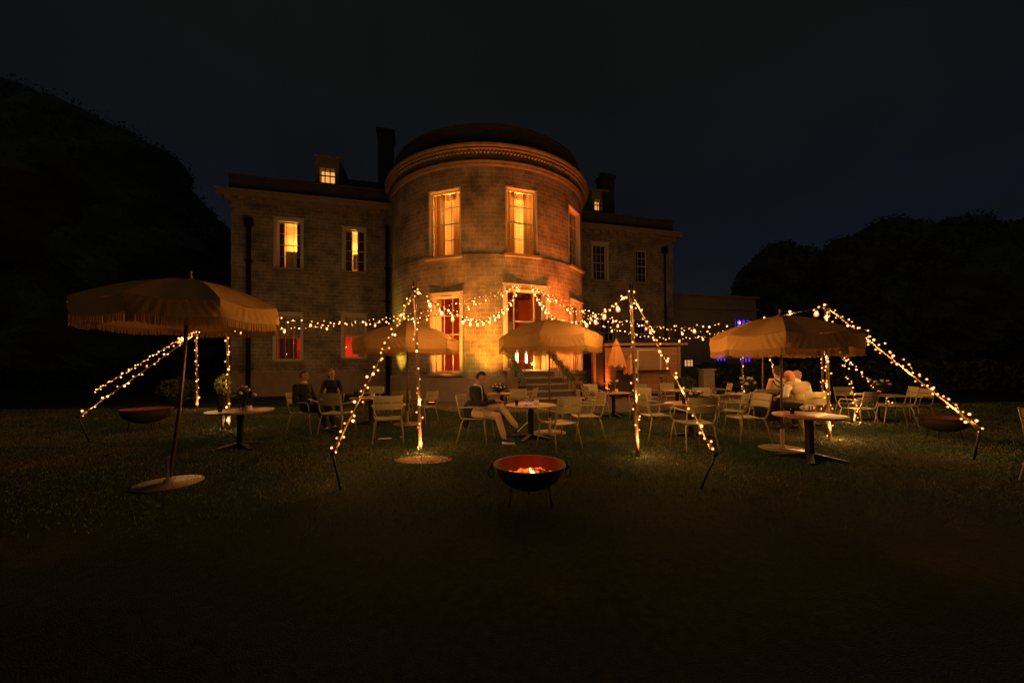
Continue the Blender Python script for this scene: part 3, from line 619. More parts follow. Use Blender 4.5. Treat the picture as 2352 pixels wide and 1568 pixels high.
# ---------------------------------------------------------------- chairs
def make_chair(name, label, loc, rz, seat='chair', frame='chair', group='olive metal garden armchairs'):
    t = thing(name, label, 'chair', loc, rz, group); zs = .44
    mb = MB()
    for i in range(9):
        y = -.205 + i * .051; dz = -.012 * math.sin(math.pi * i / 8); pts = []
        for k in range(7): x = -.225 + .45 * k / 6; pts.append((x, zs + dz - .012 * (1 - (x / .225) ** 2)))
        for k in range(6):
            (x0, z0), (x1, z1) = pts[k], pts[k + 1]; mb.add([(x0, y - .021, z0), (x1, y - .021, z1), (x1, y + .021, z1), (x0, y + .021, z0), (x0, y - .021, z0 - .006), (x1, y - .021, z1 - .006), (x1, y + .021, z1 - .006), (x0, y + .021, z0 - .006)], [(0, 1, 2, 3), (7, 6, 5, 4), (0, 4, 5, 1), (2, 6, 7, 3)])
    for s in (-1, 1): mb.tube([(s * .225, -.23, zs), (s * .228, .2, zs)], .011, 6)
    mb.build('seat', seat, t)
    mb = MB(); bw = .235
    def back(z): return -.235 - (z - .44) * .21
    for z0, z1 in ((.615, .735), (.749, .865)):
        for k in range(8):
            vs = []
            for x in (-bw + 2 * bw * k / 8, -bw + 2 * bw * (k + 1) / 8):
                for z in (z0, z1):
                    for th in (0, -.008): vs.append((x, back(z) - .03 * (1 - (x / bw) ** 2) + th, z))
            mb.add(vs, [(0, 2, 6, 4), (1, 5, 7, 3), (2, 3, 7, 6), (0, 4, 5, 1)])
    mb.build('backrest', seat, t)
    for s in (-1, 1):
        mb = MB(); mb.tube([(s * .232, -.2, .43), (s * .238, back(.5), .5), (s * .243, back(.87), .87)], .0115, 8); mb.build('back_post', frame, t)
        mb = MB(); mb.tube([(s * .27, -.30, 0), (s * .235, -.215, .37), (s * .215, -.2, .405), (s * .17, -.195, .418), (0, -.195, .42)], .0125, 8); mb.build('leg', frame, t)
        mb = MB(); mb.tube([(s * .265, .27, 0), (s * .235, .215, .37), (s * .215, .205, .405), (s * .17, .2, .418), (0, .2, .42)], .0125, 8); mb.build('leg', frame, t)
        mb = MB(); mb.tube([(s * .243, back(.645), .645), (s * .27, -.12, .655), (s * .285, .1, .655), (s * .285, .19, .64), (s * .28, .225, .59), (s * .265, .225, .5), (s * .235, .2, .445)], .011, 8)
        mb.box((s * .284, .06, .668), (.05, .26, .012)); mb.build('armrest', frame, t)
    return t
CHL = [  # px, py, facing (0 away from the camera, 90 towards the left edge, -90 the right, 180 the camera), label
 (706, 985, -97, 'metal armchair holding the man in black leaning back'),
 (776, 988, -8, 'metal armchair with its back to the lawn in front of the second dark sitter'),
 (893, 1004, 16, 'brightly lit cream armchair with its back to the lawn beside the fairy lit pole'),
 (858, 944, 180, 'empty armchair on the far side of the table with dark bottles'),
 (920, 962, 20, 'small dim armchair behind the brightly lit cream armchair'),
 (974, 966, 62, 'slim armchair side on just behind the fairy lit pole over bare earth'),
 (1096, 1005, -103, 'armchair carrying the man in tan trousers'),
 (1283, 1019, 30, 'dull green armchair with its back to the fire bowl at the red slatted table'),
 (1345, 999, 97, 'armchair side on to the east of the dull green armchair with a sunlit looking seat'),
 (1190, 962, 178, 'dull wide backed armchair across the red slatted table from the fire bowl'),
 (1208, 953, 70, 'little orange lit chair back in front of the bottom stone step'),
 (1362, 937, 183, 'far armchair under the drainpipe behind the table with white roses'),
 (1370, 955, -78, 'armchair with a thick seat cushion beside the table with white roses'),
 (1490, 938, -150, 'armchair turned slantwise behind the second fairy lit pole, nearer the shed'),
 (1472, 957, 150, 'armchair right behind the second fairy lit pole'),
 (1507, 996, -82, 'armchair with rounded arm loops between the second pole and the striped table'),
 (1592, 1019, 3, 'big dull armchair whose back faces the lawn behind the slanting fairy lights'),
 (1540, 933, 180, 'armchair in front of the bicycle wheels'),
 (1622, 958, 175, 'dark armchair behind the striped table beside the low flowers'),
 (1655, 933, 78, 'tiny side on armchair by itself near the stone pier'),
 (1682, 981, 40, 'orange lit armchair at the west side of the dark draped table'),
 (1712, 1004, 92, 'armchair side on in front of the jacket'),
 (1746, 975, -5, 'armchair hidden under the draped dark jacket'),
 (1790, 972, 10, 'armchair the woman in the cream dress sits on'),
 (1822, 975, -80, 'armchair the fair haired woman sits on'),
 (1848, 990, 4, 'golden lit armchair holding the bald man'),
 (1970, 974, 12, 'golden lit armchair with its back to the lawn at the far table with dim flowers'),
 (2056, 968, 62, 'armchair turned side on at the far table beyond the long guy lights'),
 (1957, 958, 172, 'shadowy armchair almost hidden behind the golden lit one at the far table'),
 (2100, 964, 100, 'shadowy armchair by the dark fire bowl under the long guy lights'),
 (2478, 1106, -86, 'shadowy armchair cut off by the edge of the picture'),
]
SEAT = (0, 1, 2, 6, 7, 8, 12, 15, 21, 27, 30, 25, 23, 24, 22, 16); proto = None; CHAIRS = []
for i, (px, py, rz, lab) in enumerate(CHL):
    H_ = 840.5 - .007 * (px - 1176); k_ = 1.047 if i in SEAT else 1.02; p = G(px, H_ + (py - H_) * k_)
    if proto is None: proto = make_chair('garden_armchair', lab, p, rz); o = proto
    else: o = dup(proto, p, rz, lab)
    if i in (7, 9, 16, 1, 24, 18):
        for c in o.children:
            if c.name.startswith(('seat', 'backrest')): pass
    q_ = 1.11 if i in SEAT else 1.0; o.scale = (q_, q_, q_); CHAIRS.append(o)
p = CHAIRS[12].location
t = thing('seat_cushion', 'thick dull seat cushion on the armchair by the white roses', 'cushion', p + V((0, 0, .492)), -78); mb = MB(); mb.box((0, 0, .03), (.43, .43, .05)); mb.build('cover', 'chairdull', t)
# folding bistro chair by the steps
def folding(px, py, rz, lab):
    t = thing('folding_chair', lab, 'chair', G(px, py), rz); mb = MB(); mb.box((0, 0, .45), (.4, .38, .02)); mb.build('seat', 'wood', t)
    mb = MB(); mb.box((0, -.26, .80), (.4, .02, .1)); mb.build('backrest', 'wood', t)
    for s in (-1, 1):
        mb = MB(); mb.tube([(s * .19, .22, 0), (s * .19, -.2, .6), (s * .19, -.26, .86)], .012, 6); mb.build('leg', 'black', t)
        mb = MB(); mb.tube([(s * .175, -.24, 0), (s * .175, .18, .45)], .012, 6); mb.build('leg', 'black', t)
folding(1325, 922, 150, 'dark folding chair standing between the steps and the drainpipe')
# ---------------------------------------------------------------- tables
TH = .72
def make_table(name, label, loc, rz, r, foot=.46):
    t = thing(name, label, 'table', loc, rz, 'round slatted tables on black pedestals'); mb = MB(); mb.lathe([(0, TH - .03), (r - .01, TH - .03), (r, TH - .02), (r, TH - .005), (r - .006, TH), (0, TH)], 48); mb.build('table_top', 'tabletop', t)
    mb = MB(); mb.box((0, 0, .38), (.085, .085, .62)); mb.box((0, 0, TH - .045), (.5, .07, .03)); mb.box((0, 0, TH - .046), (.07, .5, .028)); mb.build('pedestal', 'black', t)
    mb = MB()
    for k in range(4):
        q = Matrix.Rotation(R(90 * k + 45), 3, 'Z'); vs = [(-.05, 0, 0), (.05, 0, 0), (.04, foot, 0), (-.04, foot, 0), (-.05, 0, .11), (.05, 0, .11), (.035, foot, .03), (-.035, foot, .03)]
        mb.add([q @ V(x) for x in vs], [(3, 2, 1, 0), (4, 5, 6, 7), (0, 1, 5, 4), (1, 2, 6, 5), (2, 3, 7, 6), (3, 0, 4, 7)])
    mb.build('foot', 'black', t); return t
def tpos(px, py): q = G(px, py, TH); return V((q.x, q.y, 0))
TB = [(552, 942, .56, 12, 'dim round table with a jar of flowers under the big shadowy parasol'),
      (852, 912, .55, 70, 'round table the two dark dressed men sit at'),
      (1219, 929, .54, 20, 'red lit slatted round table in front of the man with the phone'),
      (1409, 901, .53, 60, 'round table carrying white roses in front of the closed parasol'),
      (1587, 926, .54, 35, 'striped round table behind the big dull armchair'),
      (1858, 952, .50, 10, 'large empty round table near the parasol by the bald man'),
      (2014, 905, .50, 25, 'far shadowy round table with dim flowers beneath the long guy lights'),
      (1722, 903, .62, 50, 'round table covered in glasses and an orange bouquet before the woman in the cream dress'),
      (1152, 903, .42, 15, 'small round table with pale flowers at the foot of the steps'),
      (1555, 896, .45, 0, 'distant round table in front of the bicycle'),
      ]
TABLES = [make_table('round_table', l, tpos(x, y), rz, r) for x, y, r, rz, l in TB]
# ---------------------------------------------------------------- table things
def bouquet(pos, label, h=.42, w=.2, nb=7, petal='petal', seed=0, vase=True, nl=500):
    rr = random.Random(seed); t = thing('flower_arrangement', label, 'flowers', pos); vh = .17
    mb = MB(); mb.lathe([(0, 0), (.045, 0), (.055, .05), (.05, .13), (.04, vh), (.036, vh), (.045, .13), (.05, .05), (.04, .01)], 14); mb.build('vase', 'tumbler', t)
    mb = MB(); heads = []
    for k in range(nb):
        a = 6.283 * k / nb + rr.random(); q = w * (.35 + .65 * rr.random()) if k else 0.02; z = h * (.62 + .38 * rr.random()) ; heads.append(V((q * math.cos(a), q * math.sin(a), z)))
        mb.tube([(0, 0, .02), heads[-1] * .5 + V((0, 0, .06)), heads[-1]], .003, 5)
    mb.build('stems', 'leaf', t)
    for hd in heads:
        mb = MB(); s = .03 + .018 * rr.random()
        for j in range(9):
            d = V((rr.gauss(0, 1), rr.gauss(0, 1), rr.gauss(0, .7))).normalized(); mb.ball(hd + d * s * .45, (s * .72, s * .66, s * .5), 0, 7, 5)
        mb.build('blossom', petal, t)
    c = rng.normal(size=(nl, 3)) * np.array([w * .42, w * .42, h * .17]) + np.array([0, 0, h * .58]); v, f = leaves(c, .032, .35); link('foliage', fastmesh('foliage', v, f, ['leaf']), t)
def ontable(k, dx, dy, dz=0): return TABLES[k].location + V((dx, dy, TH + dz))
bouquet(ontable(0, .05, .05), 'dim pale flowers in a glass jar on the shadowy table', .48, .2, 7, 'petal', 1)
bouquet(ontable(3, -.08, .05), 'white roses in a glass jar in front of the closed parasol', .36, .2, 6, 'petal', 2, nl=250)
bouquet(ontable(4, .1, .12), 'low cream flowers on the striped table', .27, .2, 7, 'petal', 3)
bouquet(ontable(6, .08, 0), 'dusky flowers on the far table under the long guy lights', .40, .22, 8, 'petal', 4)
bouquet(ontable(7, -.12, -.1), 'big orange and white bouquet before the woman in the cream dress', .46, .22, 9, 'petal', 5)
bouquet(ontable(8, -.08, -.05), 'pale pink flowers with dark leaves just beyond the phone', .28, .2, 7, 'petal', 6, nl=900)
def solid(name, label, cat, pos, prof, mat, part, n=16, rz=0):
    t = thing(name, label, cat, pos, rz); mb = MB(); mb.lathe(prof, n); mb.build(part, mat, t); return t
POT = [(0, 0), (.045, 0), (.05, .01), (.042, .085), (.036, .09), (.034, .03), (0, .02)]
for k, dx, dy, lab in ((0, .2, -.05, 'cream pot beside the jar of dim pale flowers'), (1, .05, .0, 'cream pot on the dark men\'s table'), (2, .12, .0, 'cream pot in the middle of the red slatted table'), (3, .1, .05, 'cream pot beside the white roses'), (7, .1, -.12, 'cream pot beside the orange bouquet')):
    t = solid('candle_pot', lab, 'pot', ontable(k, dx, dy), POT, 'pot', 'body'); t['group'] = 'cream pots on the tables'; t.scale = (1.25, 1.25, 1.1)
    mb = MB(); mb.lathe([(0, 0), (.065, 0), (.07, .008), (0, .008)], 16); mb.build('saucer', 'pot', t)
GL = [(0, 0), (.03, 0), (.034, .11), (.032, .11), (.028, .01), (0, .01)]
for k, dx, dy, lab in ((0, -.2, -.25, 'tumbler with a lit candle end at the edge of the shadowy table'), (2, -.3, -.12, 'tumbler of juice between the man\'s hands and the cream pot'), (1, -.28, .0, 'tall tumbler beside the dark bottles'), (7, .3, .05, 'tall sparkling drink on the table before the cream dress')):
    t = solid('drinking_glass', lab, 'glass', ontable(k, dx, dy), GL, 'tumbler', 'tumbler'); mb = MB(); mb.lathe([(0, .012), (.027, .012), (.030, .06), (0, .06)], 14); mb.build('drink', 'petal' if k in (0, 7) else 'wood', t)
    if k == 0: mb = MB(); mb.ball((0, 0, .08), (.008, .008, .02)); mb.build('candle_flame', 'flame', t)
for dx, dy, lab in ((.1, .25, 'small tumbler beside the tall sparkling drink'), (-.3, .15, 'tumbler at the shed side of the orange bouquet'), (.38, -.12, 'tumbler nearest the dark jacket')):
    t = solid('drinking_glass', lab, 'glass', ontable(7, dx, dy), GL, 'tumbler', 'tumbler')
for k, dx, dy, lab in ((4, -.2, -.1, 'tumbler on the striped table'), (3, -.25, -.1, 'tumbler by the white roses'), (1, .3, .15, 'tumbler beyond the cream pot of the dark men'), (5, -.2, .1, 'lone tumbler on the big empty table')): solid('drinking_glass', lab, 'glass', ontable(k, dx, dy), GL, 'tumbler', 'tumbler')
BT = [(0, 0), (.03, 0), (.032, .12), (.013, .18), (.012, .24), (0, .24)]
for dx, lab in ((-.42, 'dark bottle nearer the man in black'), (-.35, 'dark bottle standing next to the tall tumbler')): solid('bottle', lab, 'bottle', ontable(1, dx, -.05), BT, 'black', 'body')
def flat(name, label, cat, pos, d, rz, mat, part): t = thing(name, label, cat, pos, rz); mb = MB(); mb.box((0, 0, d[2] / 2), d); mb.build(part, mat, t); return t
flat('mobile_phone', 'black phone lying on the red slatted table', 'phone', ontable(2, -.16, -.18), (.15, .07, .009), 30, 'black', 'body')
t = flat('mobile_phone', 'phone with a glowing violet screen on the red slatted table', 'phone', ontable(2, -.04, .0), (.16, .075, .009), 10, 'black', 'body'); mb = MB(); mb.box((0, 0, .0105), (.145, .062, .002)); mb.build('screen', emit('violet_screen', (.45, .25, 1), .8), t)
flat('paper_sheet', 'white paper lying on the grass between the bright armchair legs', 'paper', G(884, 1010) + V((.0, 0, .03)), (.26, .12, .003), 8, 'paper', 'sheet')
flat('paper_sheet', 'scrap of white paper on the grass beside the bright armchair', 'paper', G(923, 1006) + V((0, 0, .03)), (.07, .05, .003), 30, 'paper', 'sheet')
# dark jacket over the chair back
def drape(t, w, z0, z1, y, mat, part):
    mb = MB(); vs = []; nx, nz = 14, 12
    for j in range(nz + 1):
        for i in range(nx + 1):
            u = i / nx * 2 - 1; f = j / nz; z = z1 + (z0 - z1) * f; ww = w * (1 - .25 * max(0, .15 - f) / .15); q = y - .05 * f - .03 * math.sin(u * 5 + f * 3) * f - .05 * (1 - u * u)
            vs.append((u * ww / 2, q, z - .05 * abs(u) * (1 - f)))
    for j in range(nz + 1):
        for i in range(nx + 1):
            x, q, z = vs[j * (nx + 1) + i]; vs.append((x * .96, q + .05, z))
    m = (nx + 1) * (nz + 1); fs = []
    for j in range(nz):
        for i in range(nx):
            a = j * (nx + 1) + i; fs.append((a, a + nx + 1, a + nx + 2, a + 1)); fs.append((m + a, m + a + 1, m + a + nx + 2, m + a + nx + 1))
    for i in range(nx): fs.append((i, i + 1, m + i + 1, m + i))
    for j in range(nz): a = j * (nx + 1); fs.append((a, m + a, m + a + nx + 1, a + nx + 1)); a += nx; fs.append((a, a + nx + 1, m + a + nx + 1, m + a))
    mb.add(vs, fs, 0, True); mb.build(part, mat, t)
t = thing('draped_jacket', 'large dark jacket draped over an armchair back beside the woman in the cream dress', 'jacket', CHAIRS[22].location, -5); drape(t, .62, .22, .94, -.33, 'navy', 'jacket_body')
for s in (-1, 1): mb = MB(); mb.tube([(s * .26, -.34, .90), (s * .30, -.37, .6), (s * .27, -.40, .34)], [.06, .05, .04], 10); mb.build('sleeve', 'navy', t)
# ---------------------------------------------------------------- parasols
def parasol(name, label, base, R_, zrim, ztop, rot, val=.26, fr=.12, cap=False, tilt=(0, 0), plate=.42):
    t = thing(name, label, 'parasol', base, 0, 'large cream parasols with fringes'); n = 8; sub = 10; rows = 8
    cx, cy = tilt
    def corner(k): a = R(rot) + 2 * math.pi * k / n; return V((math.cos(a), math.sin(a), 0))
    mb = MB(); vs = []; fs = []; tot = n * sub
    def edge(j): k, f = divmod(j, sub); return corner(k).lerp(corner(k + 1), f / sub), f / sub
    for k in range(n):
        vs = []; fs = []
        for i in range(rows + 1):
            s = .02 + .98 * i / rows
            for j in range(sub + 1):
                f = j / sub; e = corner(k).lerp(corner(k + 1), f); fl = math.sin(math.pi * f); z = zrim + (ztop - zrim) * (1 - s ** 1.75) - .05 * fl * s * s - .012 * s * math.sin(f * 9 + k) * fl
                vs.append((e.x * R_ * s + cx, e.y * R_ * s + cy, z))
        for i in range(rows):
            for j in range(sub): a_ = i * (sub + 1) + j; fs.append((a_, a_ + 1, a_ + sub + 2, a_ + sub + 1))
        mb.add(vs, fs, 0, True)
    o = mb.build('canopy', 'canvas', t)
    # valance with gathers
    mb = MB(); vr = 6; m2 = 34
    for k in range(n):
        vs = []; fs = []
        for i in range(vr + 1):
            q = i / vr
            for j in range(m2 + 1):
                f = j / m2; e = corner(k).lerp(corner(k + 1), f); fl = math.sin(math.pi * f); d = f - .5
                pl = .020 * math.sin(d * (46 + 26 * (1 - q)) + k * 2.1) * (abs(d) * 2) ** .7 * math.sin(math.pi * (.12 + q * .75)) * (.6 + .4 * math.sin(k * 5 + f * 9)) + .010 * q
                out = e.normalized(); rad = e * R_ + out * (pl + .02 * q - .045 * q * q * (1 - fl) ** 4); vs.append((rad.x + cx, rad.y + cy, zrim - .05 * fl * (1 - q * .3) - val * q))
        for i in range(vr):
            for j in range(m2): a_ = i * (m2 + 1) + j; fs.append((a_, a_ + 1, a_ + m2 + 2, a_ + m2 + 1))
        mb.add(vs, fs, 0, True)
    mb.build('valance', 'canvas', t)
    mb = MB(); st = n * 46
    for j in range(st):
        k, f = divmod(j, 46); f /= 46; fl = math.sin(math.pi * f); e = corner(k).lerp(corner(k + 1), f); g2 = corner(k).lerp(corner(k + 1), min(1, f + .017)); o2 = e.normalized(); b = e * R_ + o2 * (.03 - .05 * (1 - fl) ** 4); c = g2 * R_ + o2 * (.03 - .05 * (1 - fl) ** 4)
        z = zrim - .035 * fl - val + .004; L = fr * (.9 + .2 * random.random()); w = random.uniform(-.006, .006)
        mb.add([(b.x + cx, b.y + cy, z), (c.x + cx, c.y + cy, z), (c.x + cx + w, c.y + cy + w, z - L), (b.x + cx + w, b.y + cy + w, z - L)], [(0, 1, 2, 3)])
    mb.build('fringe', 'fringe', t)
    hub = V((cx, cy, ztop - .32)); mb = MB(); mb.tube([(0, 0, .0), (cx * .5, cy * .5, 1.0), (cx, cy, ztop - .02)], .022, 10); mb.build('pole', 'pole', t)
    for k in range(n):
        c = corner(k); mb = MB(); mb.tube([(cx, cy, ztop - .04), (c.x * R_ * .5 + cx, c.y * R_ * .5 + cy, zrim + (ztop - zrim) * (1 - .5 ** 1.75) - .015), (c.x * R_ * .99 + cx, c.y * R_ * .99 + cy, zrim - .01)], .009, 5); mb.tube([hub, (c.x * R_ * .45 + cx, c.y * R_ * .45 + cy, zrim + (ztop - zrim) * (1 - .45 ** 1.75) - .02)], .007, 5); mb.build('rib', 'wood', t)
    mb = MB(); mb.lathe([(0, -.02), (.05, -.02), (.05, .0), (.02, .02), (.015, .08), (.022, .1), (0, .12)], 10, (cx, cy, ztop + .01)); mb.build('finial', 'wood', t)
    if cap: mb = MB(); mb.lathe([(.26, -.05), (.2, .0), (.1, .05), (.0, .07)], 24, (cx, cy, ztop + .0)); mb.build('top_cap', 'canvas', t)
    mb = MB(); mb.lathe([(0, 0), (plate, 0), (plate, .012), (.06, .016), (.055, .06), (.03, .07), (.03, .36), (0, .36)], 40); mb.build('base_plate', 'steel', t)
    return t
def at_base(px, py): q = G(px, py); return V((q.x, q.y, .006))
B0 = at_base(388, 1111); parasol('parasol', 'biggest parasol, shadowy with one amber lit face, leaning over the dim table', B0, 1.07, 2.37, 2.74, 22.5 - 12, .215, .10, tilt=(.25, .03), plate=.37)
B1 = at_base(936, 974); parasol('parasol', 'cream parasol with a small top cap behind the first fairy lit pole', B1, 1.38, 2.25, 2.72, 22.5 - 8, .25, .11, cap=True, plate=.37)
B2 = at_base(1263, 994); parasol('parasol', 'cream parasol standing in front of the glowing doorway', B2, 1.20, 2.20, 2.60, 22.5 + 8, .24, .12, plate=.37)
B3 = at_base(1797, 1031); parasol('parasol', 'parasol half amber and half shadow over the jacket and the big empty table', B3, 1.14, 2.06, 2.42, 22.5 - 10, .25, .12, plate=.37)
def closed_parasol(px, py, ytip, ybot, lab, w=.3, pole=True):
    b = G(px, py); zt = AT(px, ytip, b.y).z; zb = AT(px, ybot, b.y).z; t = thing('closed_parasol', lab, 'parasol', b, 20)
    mb = MB(); rows, k = 8, 48; vs = []; fs = []; h = zt - zb
    for i in range(rows + 1):
        f = i / rows; r = (.02 + w * f ** .75) if f < .3 else (.02 + w * (.3 ** .75 + (f - .3) * .85))
        for j in range(k): a = 6.283 * j / k; q = r * (1 + .16 * math.cos(8 * a) * min(1, f * 2)); vs.append((q * math.cos(a), q * math.sin(a), zt - h * f - .05 * h * math.cos(8 * a) * (f > .95)))
    for i in range(rows):
        for j in range(k): j2 = (j + 1) % k; fs.append((i * k + j, (i + 1) * k + j, (i + 1) * k + j2, i * k + j2))
    mb.add(vs, fs, 0, True); mb.build('canopy', 'cloth_orange', t)
    mb = MB(); mb.tube([(0, 0, 0), (0, 0, zt + .06)], .024, 8); mb.build('pole', 'pole', t); mb = MB(); mb.lathe([(w * .42, zt - h * .27), (w * .52, zt - h * .25), (w * .42, zt - h * .23)], 20); mb.build('tie_strap', 'wood', t)
    mb = MB(); mb.lathe([(0, 0), (.25, 0), (.25, .05), (.04, .07), (.04, .3), (0, .3)], 20); mb.build('base', 'black', t)
closed_parasol(1417, 915, 778, 841, 'closed orange lit parasol standing before the timber shed', .38)
closed_parasol(1449, 912, 812, 858, 'second closed parasol half hidden by the second fairy lit pole', .30)
# ---------------------------------------------------------------- festoon lights
def pole_thing(px, py, ytop, lab, r=.03, lean=None, mat='polewood'):
    b = G(px, py); top = AT(*(lean or (px, ytop)), b.y); top = V((top.x, b.y, top.z)); t = thing('festoon_pole', lab, 'pole', b, 0, 'timber poles of the fairy light canopy')
    mb = MB(); mb.tube([(0, 0, -.02), (top - b)], [r, r * .85], 10); mb.build('shaft', mat, t)
    mb = MB(); tb = top - b
    for k in range(3): a = 2.1 * k; mb.tube([tb + V((.025 * math.cos(a), .025 * math.sin(a), -.08)), tb + V((.03 * math.cos(a), .03 * math.sin(a), .13))], .007, 5)
    mb.lathe([(.05, -.03), (.05, .0)], 10, tb); mb.build('crown_spikes', 'black', t); return b, top
def bulb_mesh(r, r2, nm='bulb', mt='bulb'):
    mb = MB(); mb.ball((0, 0, 0), r, 0, 7, 5); mb.ball((0, 0, 0), r2, 1, 9, 6); return mb.mesh(nm, [mt, 'bulbglass'])
FB = [bulb_mesh(.0100, .0190), bulb_mesh(.0085, .0165, mt='bulb_dim'), bulb_mesh(.0130, .0250, mt='bulb_hot')]; FBF = [bulb_mesh(.0145, .0260), bulb_mesh(.0120, .0220, mt='bulb_dim'), bulb_mesh(.0175, .0330, mt='bulb_hot')]
def glow(t, p, w, k=[0]):
    l = bpy.data.objects.new('bulb_glow', BL[w] if w in BL else BL.setdefault(w, bpy.data.lights.new('bulb_glow', 'POINT'))); COL.objects.link(l); l.parent = t; l.location = p
    l.data.energy = w; l.data.color = (1, .46, .13); l.data.shadow_soft_size = .03; k[0] += 1
BL = {}
def pear_mesh():
    mb = MB(); mb.ball((0, 0, -.075), (.026, .026, .042), 0, 8, 6); mb.lathe([(.0, -.148), (.03, -.14), (.047, -.11), (.045, -.08), (.026, -.035), (.018, -.02)], 14, mi=1); mb.lathe([(.02, -.025), (.022, .02), (.012, .04), (0, .04)], 10, mi=2); return mb.mesh('bulb', ['festoon', 'bulbglass', 'cable'])
PEAR = pear_mesh()
def resample(pts, step):
    out = [pts[0].copy()]; acc = 0; i = 0; cur = pts[0].copy()
    while i < len(pts) - 1:
        d = pts[i + 1] - cur; L = d.length
        if acc + L < step: acc += L; i += 1; cur = pts[i].copy()
        else: cur = cur + d.normalized() * (step - acc); acc = 0; out.append(cur.copy())
    return out
def fairy(label, pts, step=.085, wob=.045, far=False, seed=1, group='strings of warm fairy lights', watt=9, base=0):
    rr = random.Random(seed); o = V(pts[0]); pts = [V(p) for p in pts]; t = thing('fairy_light_string', label, 'fairy lights', o, 0, group)
    ps = resample(pts, step); w = []; n = 0
    for i, p in enumerate(ps):
        a = i * 1.9 + rr.random() * 2; d = (ps[min(i + 1, len(ps) - 1)] - ps[max(i - 1, 0)]).normalized(); u = d.orthogonal().normalized(); v = d.cross(u); q = p + (u * math.cos(a) + v * math.sin(a)) * wob * (.4 + .8 * rr.random()) + d * step * rr.uniform(-.4, .4)
        w.append(p + (q - p) * .45 - o); 
        if rr.random() < .06: continue
        b = link('bulb', (FBF if far else FB)[rr.choice((0, 0, 0, 1, 1, 2))], t); b.location = q - o; w.append(q - o); n += 1
        if n % 7 == 3 and (q - RC).to_2d().length > RL + 1.6: glow(t, q - o + V((0, 0, -.06)), watt)
    if base: glow(t, V((.05, -.10, .10)), base)
    mb = MB(); mb.tube(w, .0025, 4); mb.build('wire', 'cable', t); return t
def rope(label, a, b, r=.012):
    t = thing('guy_rope', label, 'rope', a, 0, 'guy ropes of the light canopy'); mb = MB(); mb.tube([(0, 0, 0), V(b) - V(a)], r, 8); mb.build('rope', 'rope', t)
    mb = MB(); d = (V(b) - V(a)).normalized(); e = V(b) - V(a); mb.tube([e - d * .16, e - d * .02], r * 2.1, 8); mb.build('knot', 'rope', t)
def stake(px0, py0, px1, py1, lab):
    g0 = G(px1, py1); top = AT(px0, py0, g0.y + .02); t = thing('guy_stake', lab, 'stake', g0, 0, 'leaning iron stakes holding the guy ropes'); mb = MB(); mb.tube([V((0, 0, -.02)), top - g0], .014, 8); mb.tube([top - g0 + V((-.03, 0, 0)), top - g0 + V((.03, 0, .02))], .02, 8); mb.build('shaft', 'black', t)
    return top
def sagline(a, b, via, n=40):
    """hanging line from a to b whose lowest part passes through the pixel via"""
    a, b = V(a), V(b); best = None
    for i in range(1, 200):
        t = i / 200; x = proj(a.lerp(b, t))[0]
        if best is None or abs(x - via[0]) < best[0]: best = (abs(x - via[0]), t)
    t = best[1]; p = a.lerp(b, t); d = ray(*via); z = HC + d.z * (p.y / d.y); s = (p.z - z) / (4 * t * (1 - t))
    return [a.lerp(b, i / n) - V((0, 0, 4 * s * (i / n) * (1 - i / n))) for i in range(n + 1)]
P1b, P1t = pole_thing(967, 1040, 662, 'first fairy lit pole, rising from the bare earth patch', lean=(952, 662))
P2b, P2t = pole_thing(1465, 1050, 670, 'second fairy lit pole, in front of the timber shed', lean=(1449, 670))
P3b, P3t = pole_thing(1905, 1010, 703, 'fairy lit pole rising above the parasol by the bald man', lean=(1897, 703))
PAb, PAt = pole_thing(454, 941, 752, 'distant fairy lit pole near the small glowing fire bowl', .035, lean=(450, 756))
PBb, PBt = pole_thing(527, 988, 712, 'fairy lit pole rising through the dim table view beside the yellow lit shrub', lean=(520, 716))
PDb, PDt = pole_thing(1708, 918, 752, 'far fairy lit pole behind the orange bouquet', .035, lean=(1702, 752))
PEb, PEt = pole_thing(1890, 945, 730, 'fairy lit pole just behind the bald man', lean=(1888, 742))
PFb, PFt = pole_thing(1752, 918, 758, 'bare orange lit pole behind the woman in the cream dress', .035)
QA = rp(R(18), RL + .12, LO[1][3] + .18); QB = rp(R(24), RL + .12, LO[1][3] + .16)
for k, (b, tp, far, lab) in enumerate(((P1b, P1t, 0, 'fairy lights wound up the first pole over bare earth'), (P2b, P2t, 0, 'fairy lights wound up the second pole before the timber shed'), (P3b, P3t, 0, 'fairy lights wound up the pole through the big empty table view'), (PAb, PAt, 1, 'fairy lights hanging on the distant pole near the small glowing fire bowl'), (PBb, PBt, 1, 'fairy lights wound on the pole beside the yellow lit shrub'), (PDb, PDt, 1, 'fairy lights wound on the far pole behind the orange bouquet'), (PEb, PEt, 1, 'fairy lights wound on the pole just behind the bald man'))):
    fairy(lab, [b + V((0, 0, .12 if k else .05)), b.lerp(tp, .5), tp], .10 if not far else .115, .055, far, 20 + k, watt=(9, 13, 11)[k] if k < 3 else (2.2 if k in (3, 4) else 6), base=7)
s1 = stake(764, 1042, 783, 1125, 'leaning black stake on the open grass in front of the dark men\'s table'); s2 = stake(1643, 1046, 1608, 1122, 'leaning black stake beyond the fire bowl at the end of slanting lights')
s3 = stake(180, 958, 208, 1018, 'leaning stake at the lower end of the dark side guy lights'); s4 = stake(2251, 986, 2236, 1056, 'stake at the end of the longest guy lights'); s5 = stake(213, 901, 222, 935, 'farther stake of the dark side guy lights')
g6 = G(1972, 972); g7 = G(2046, 928); g8 = G(1792, 905)
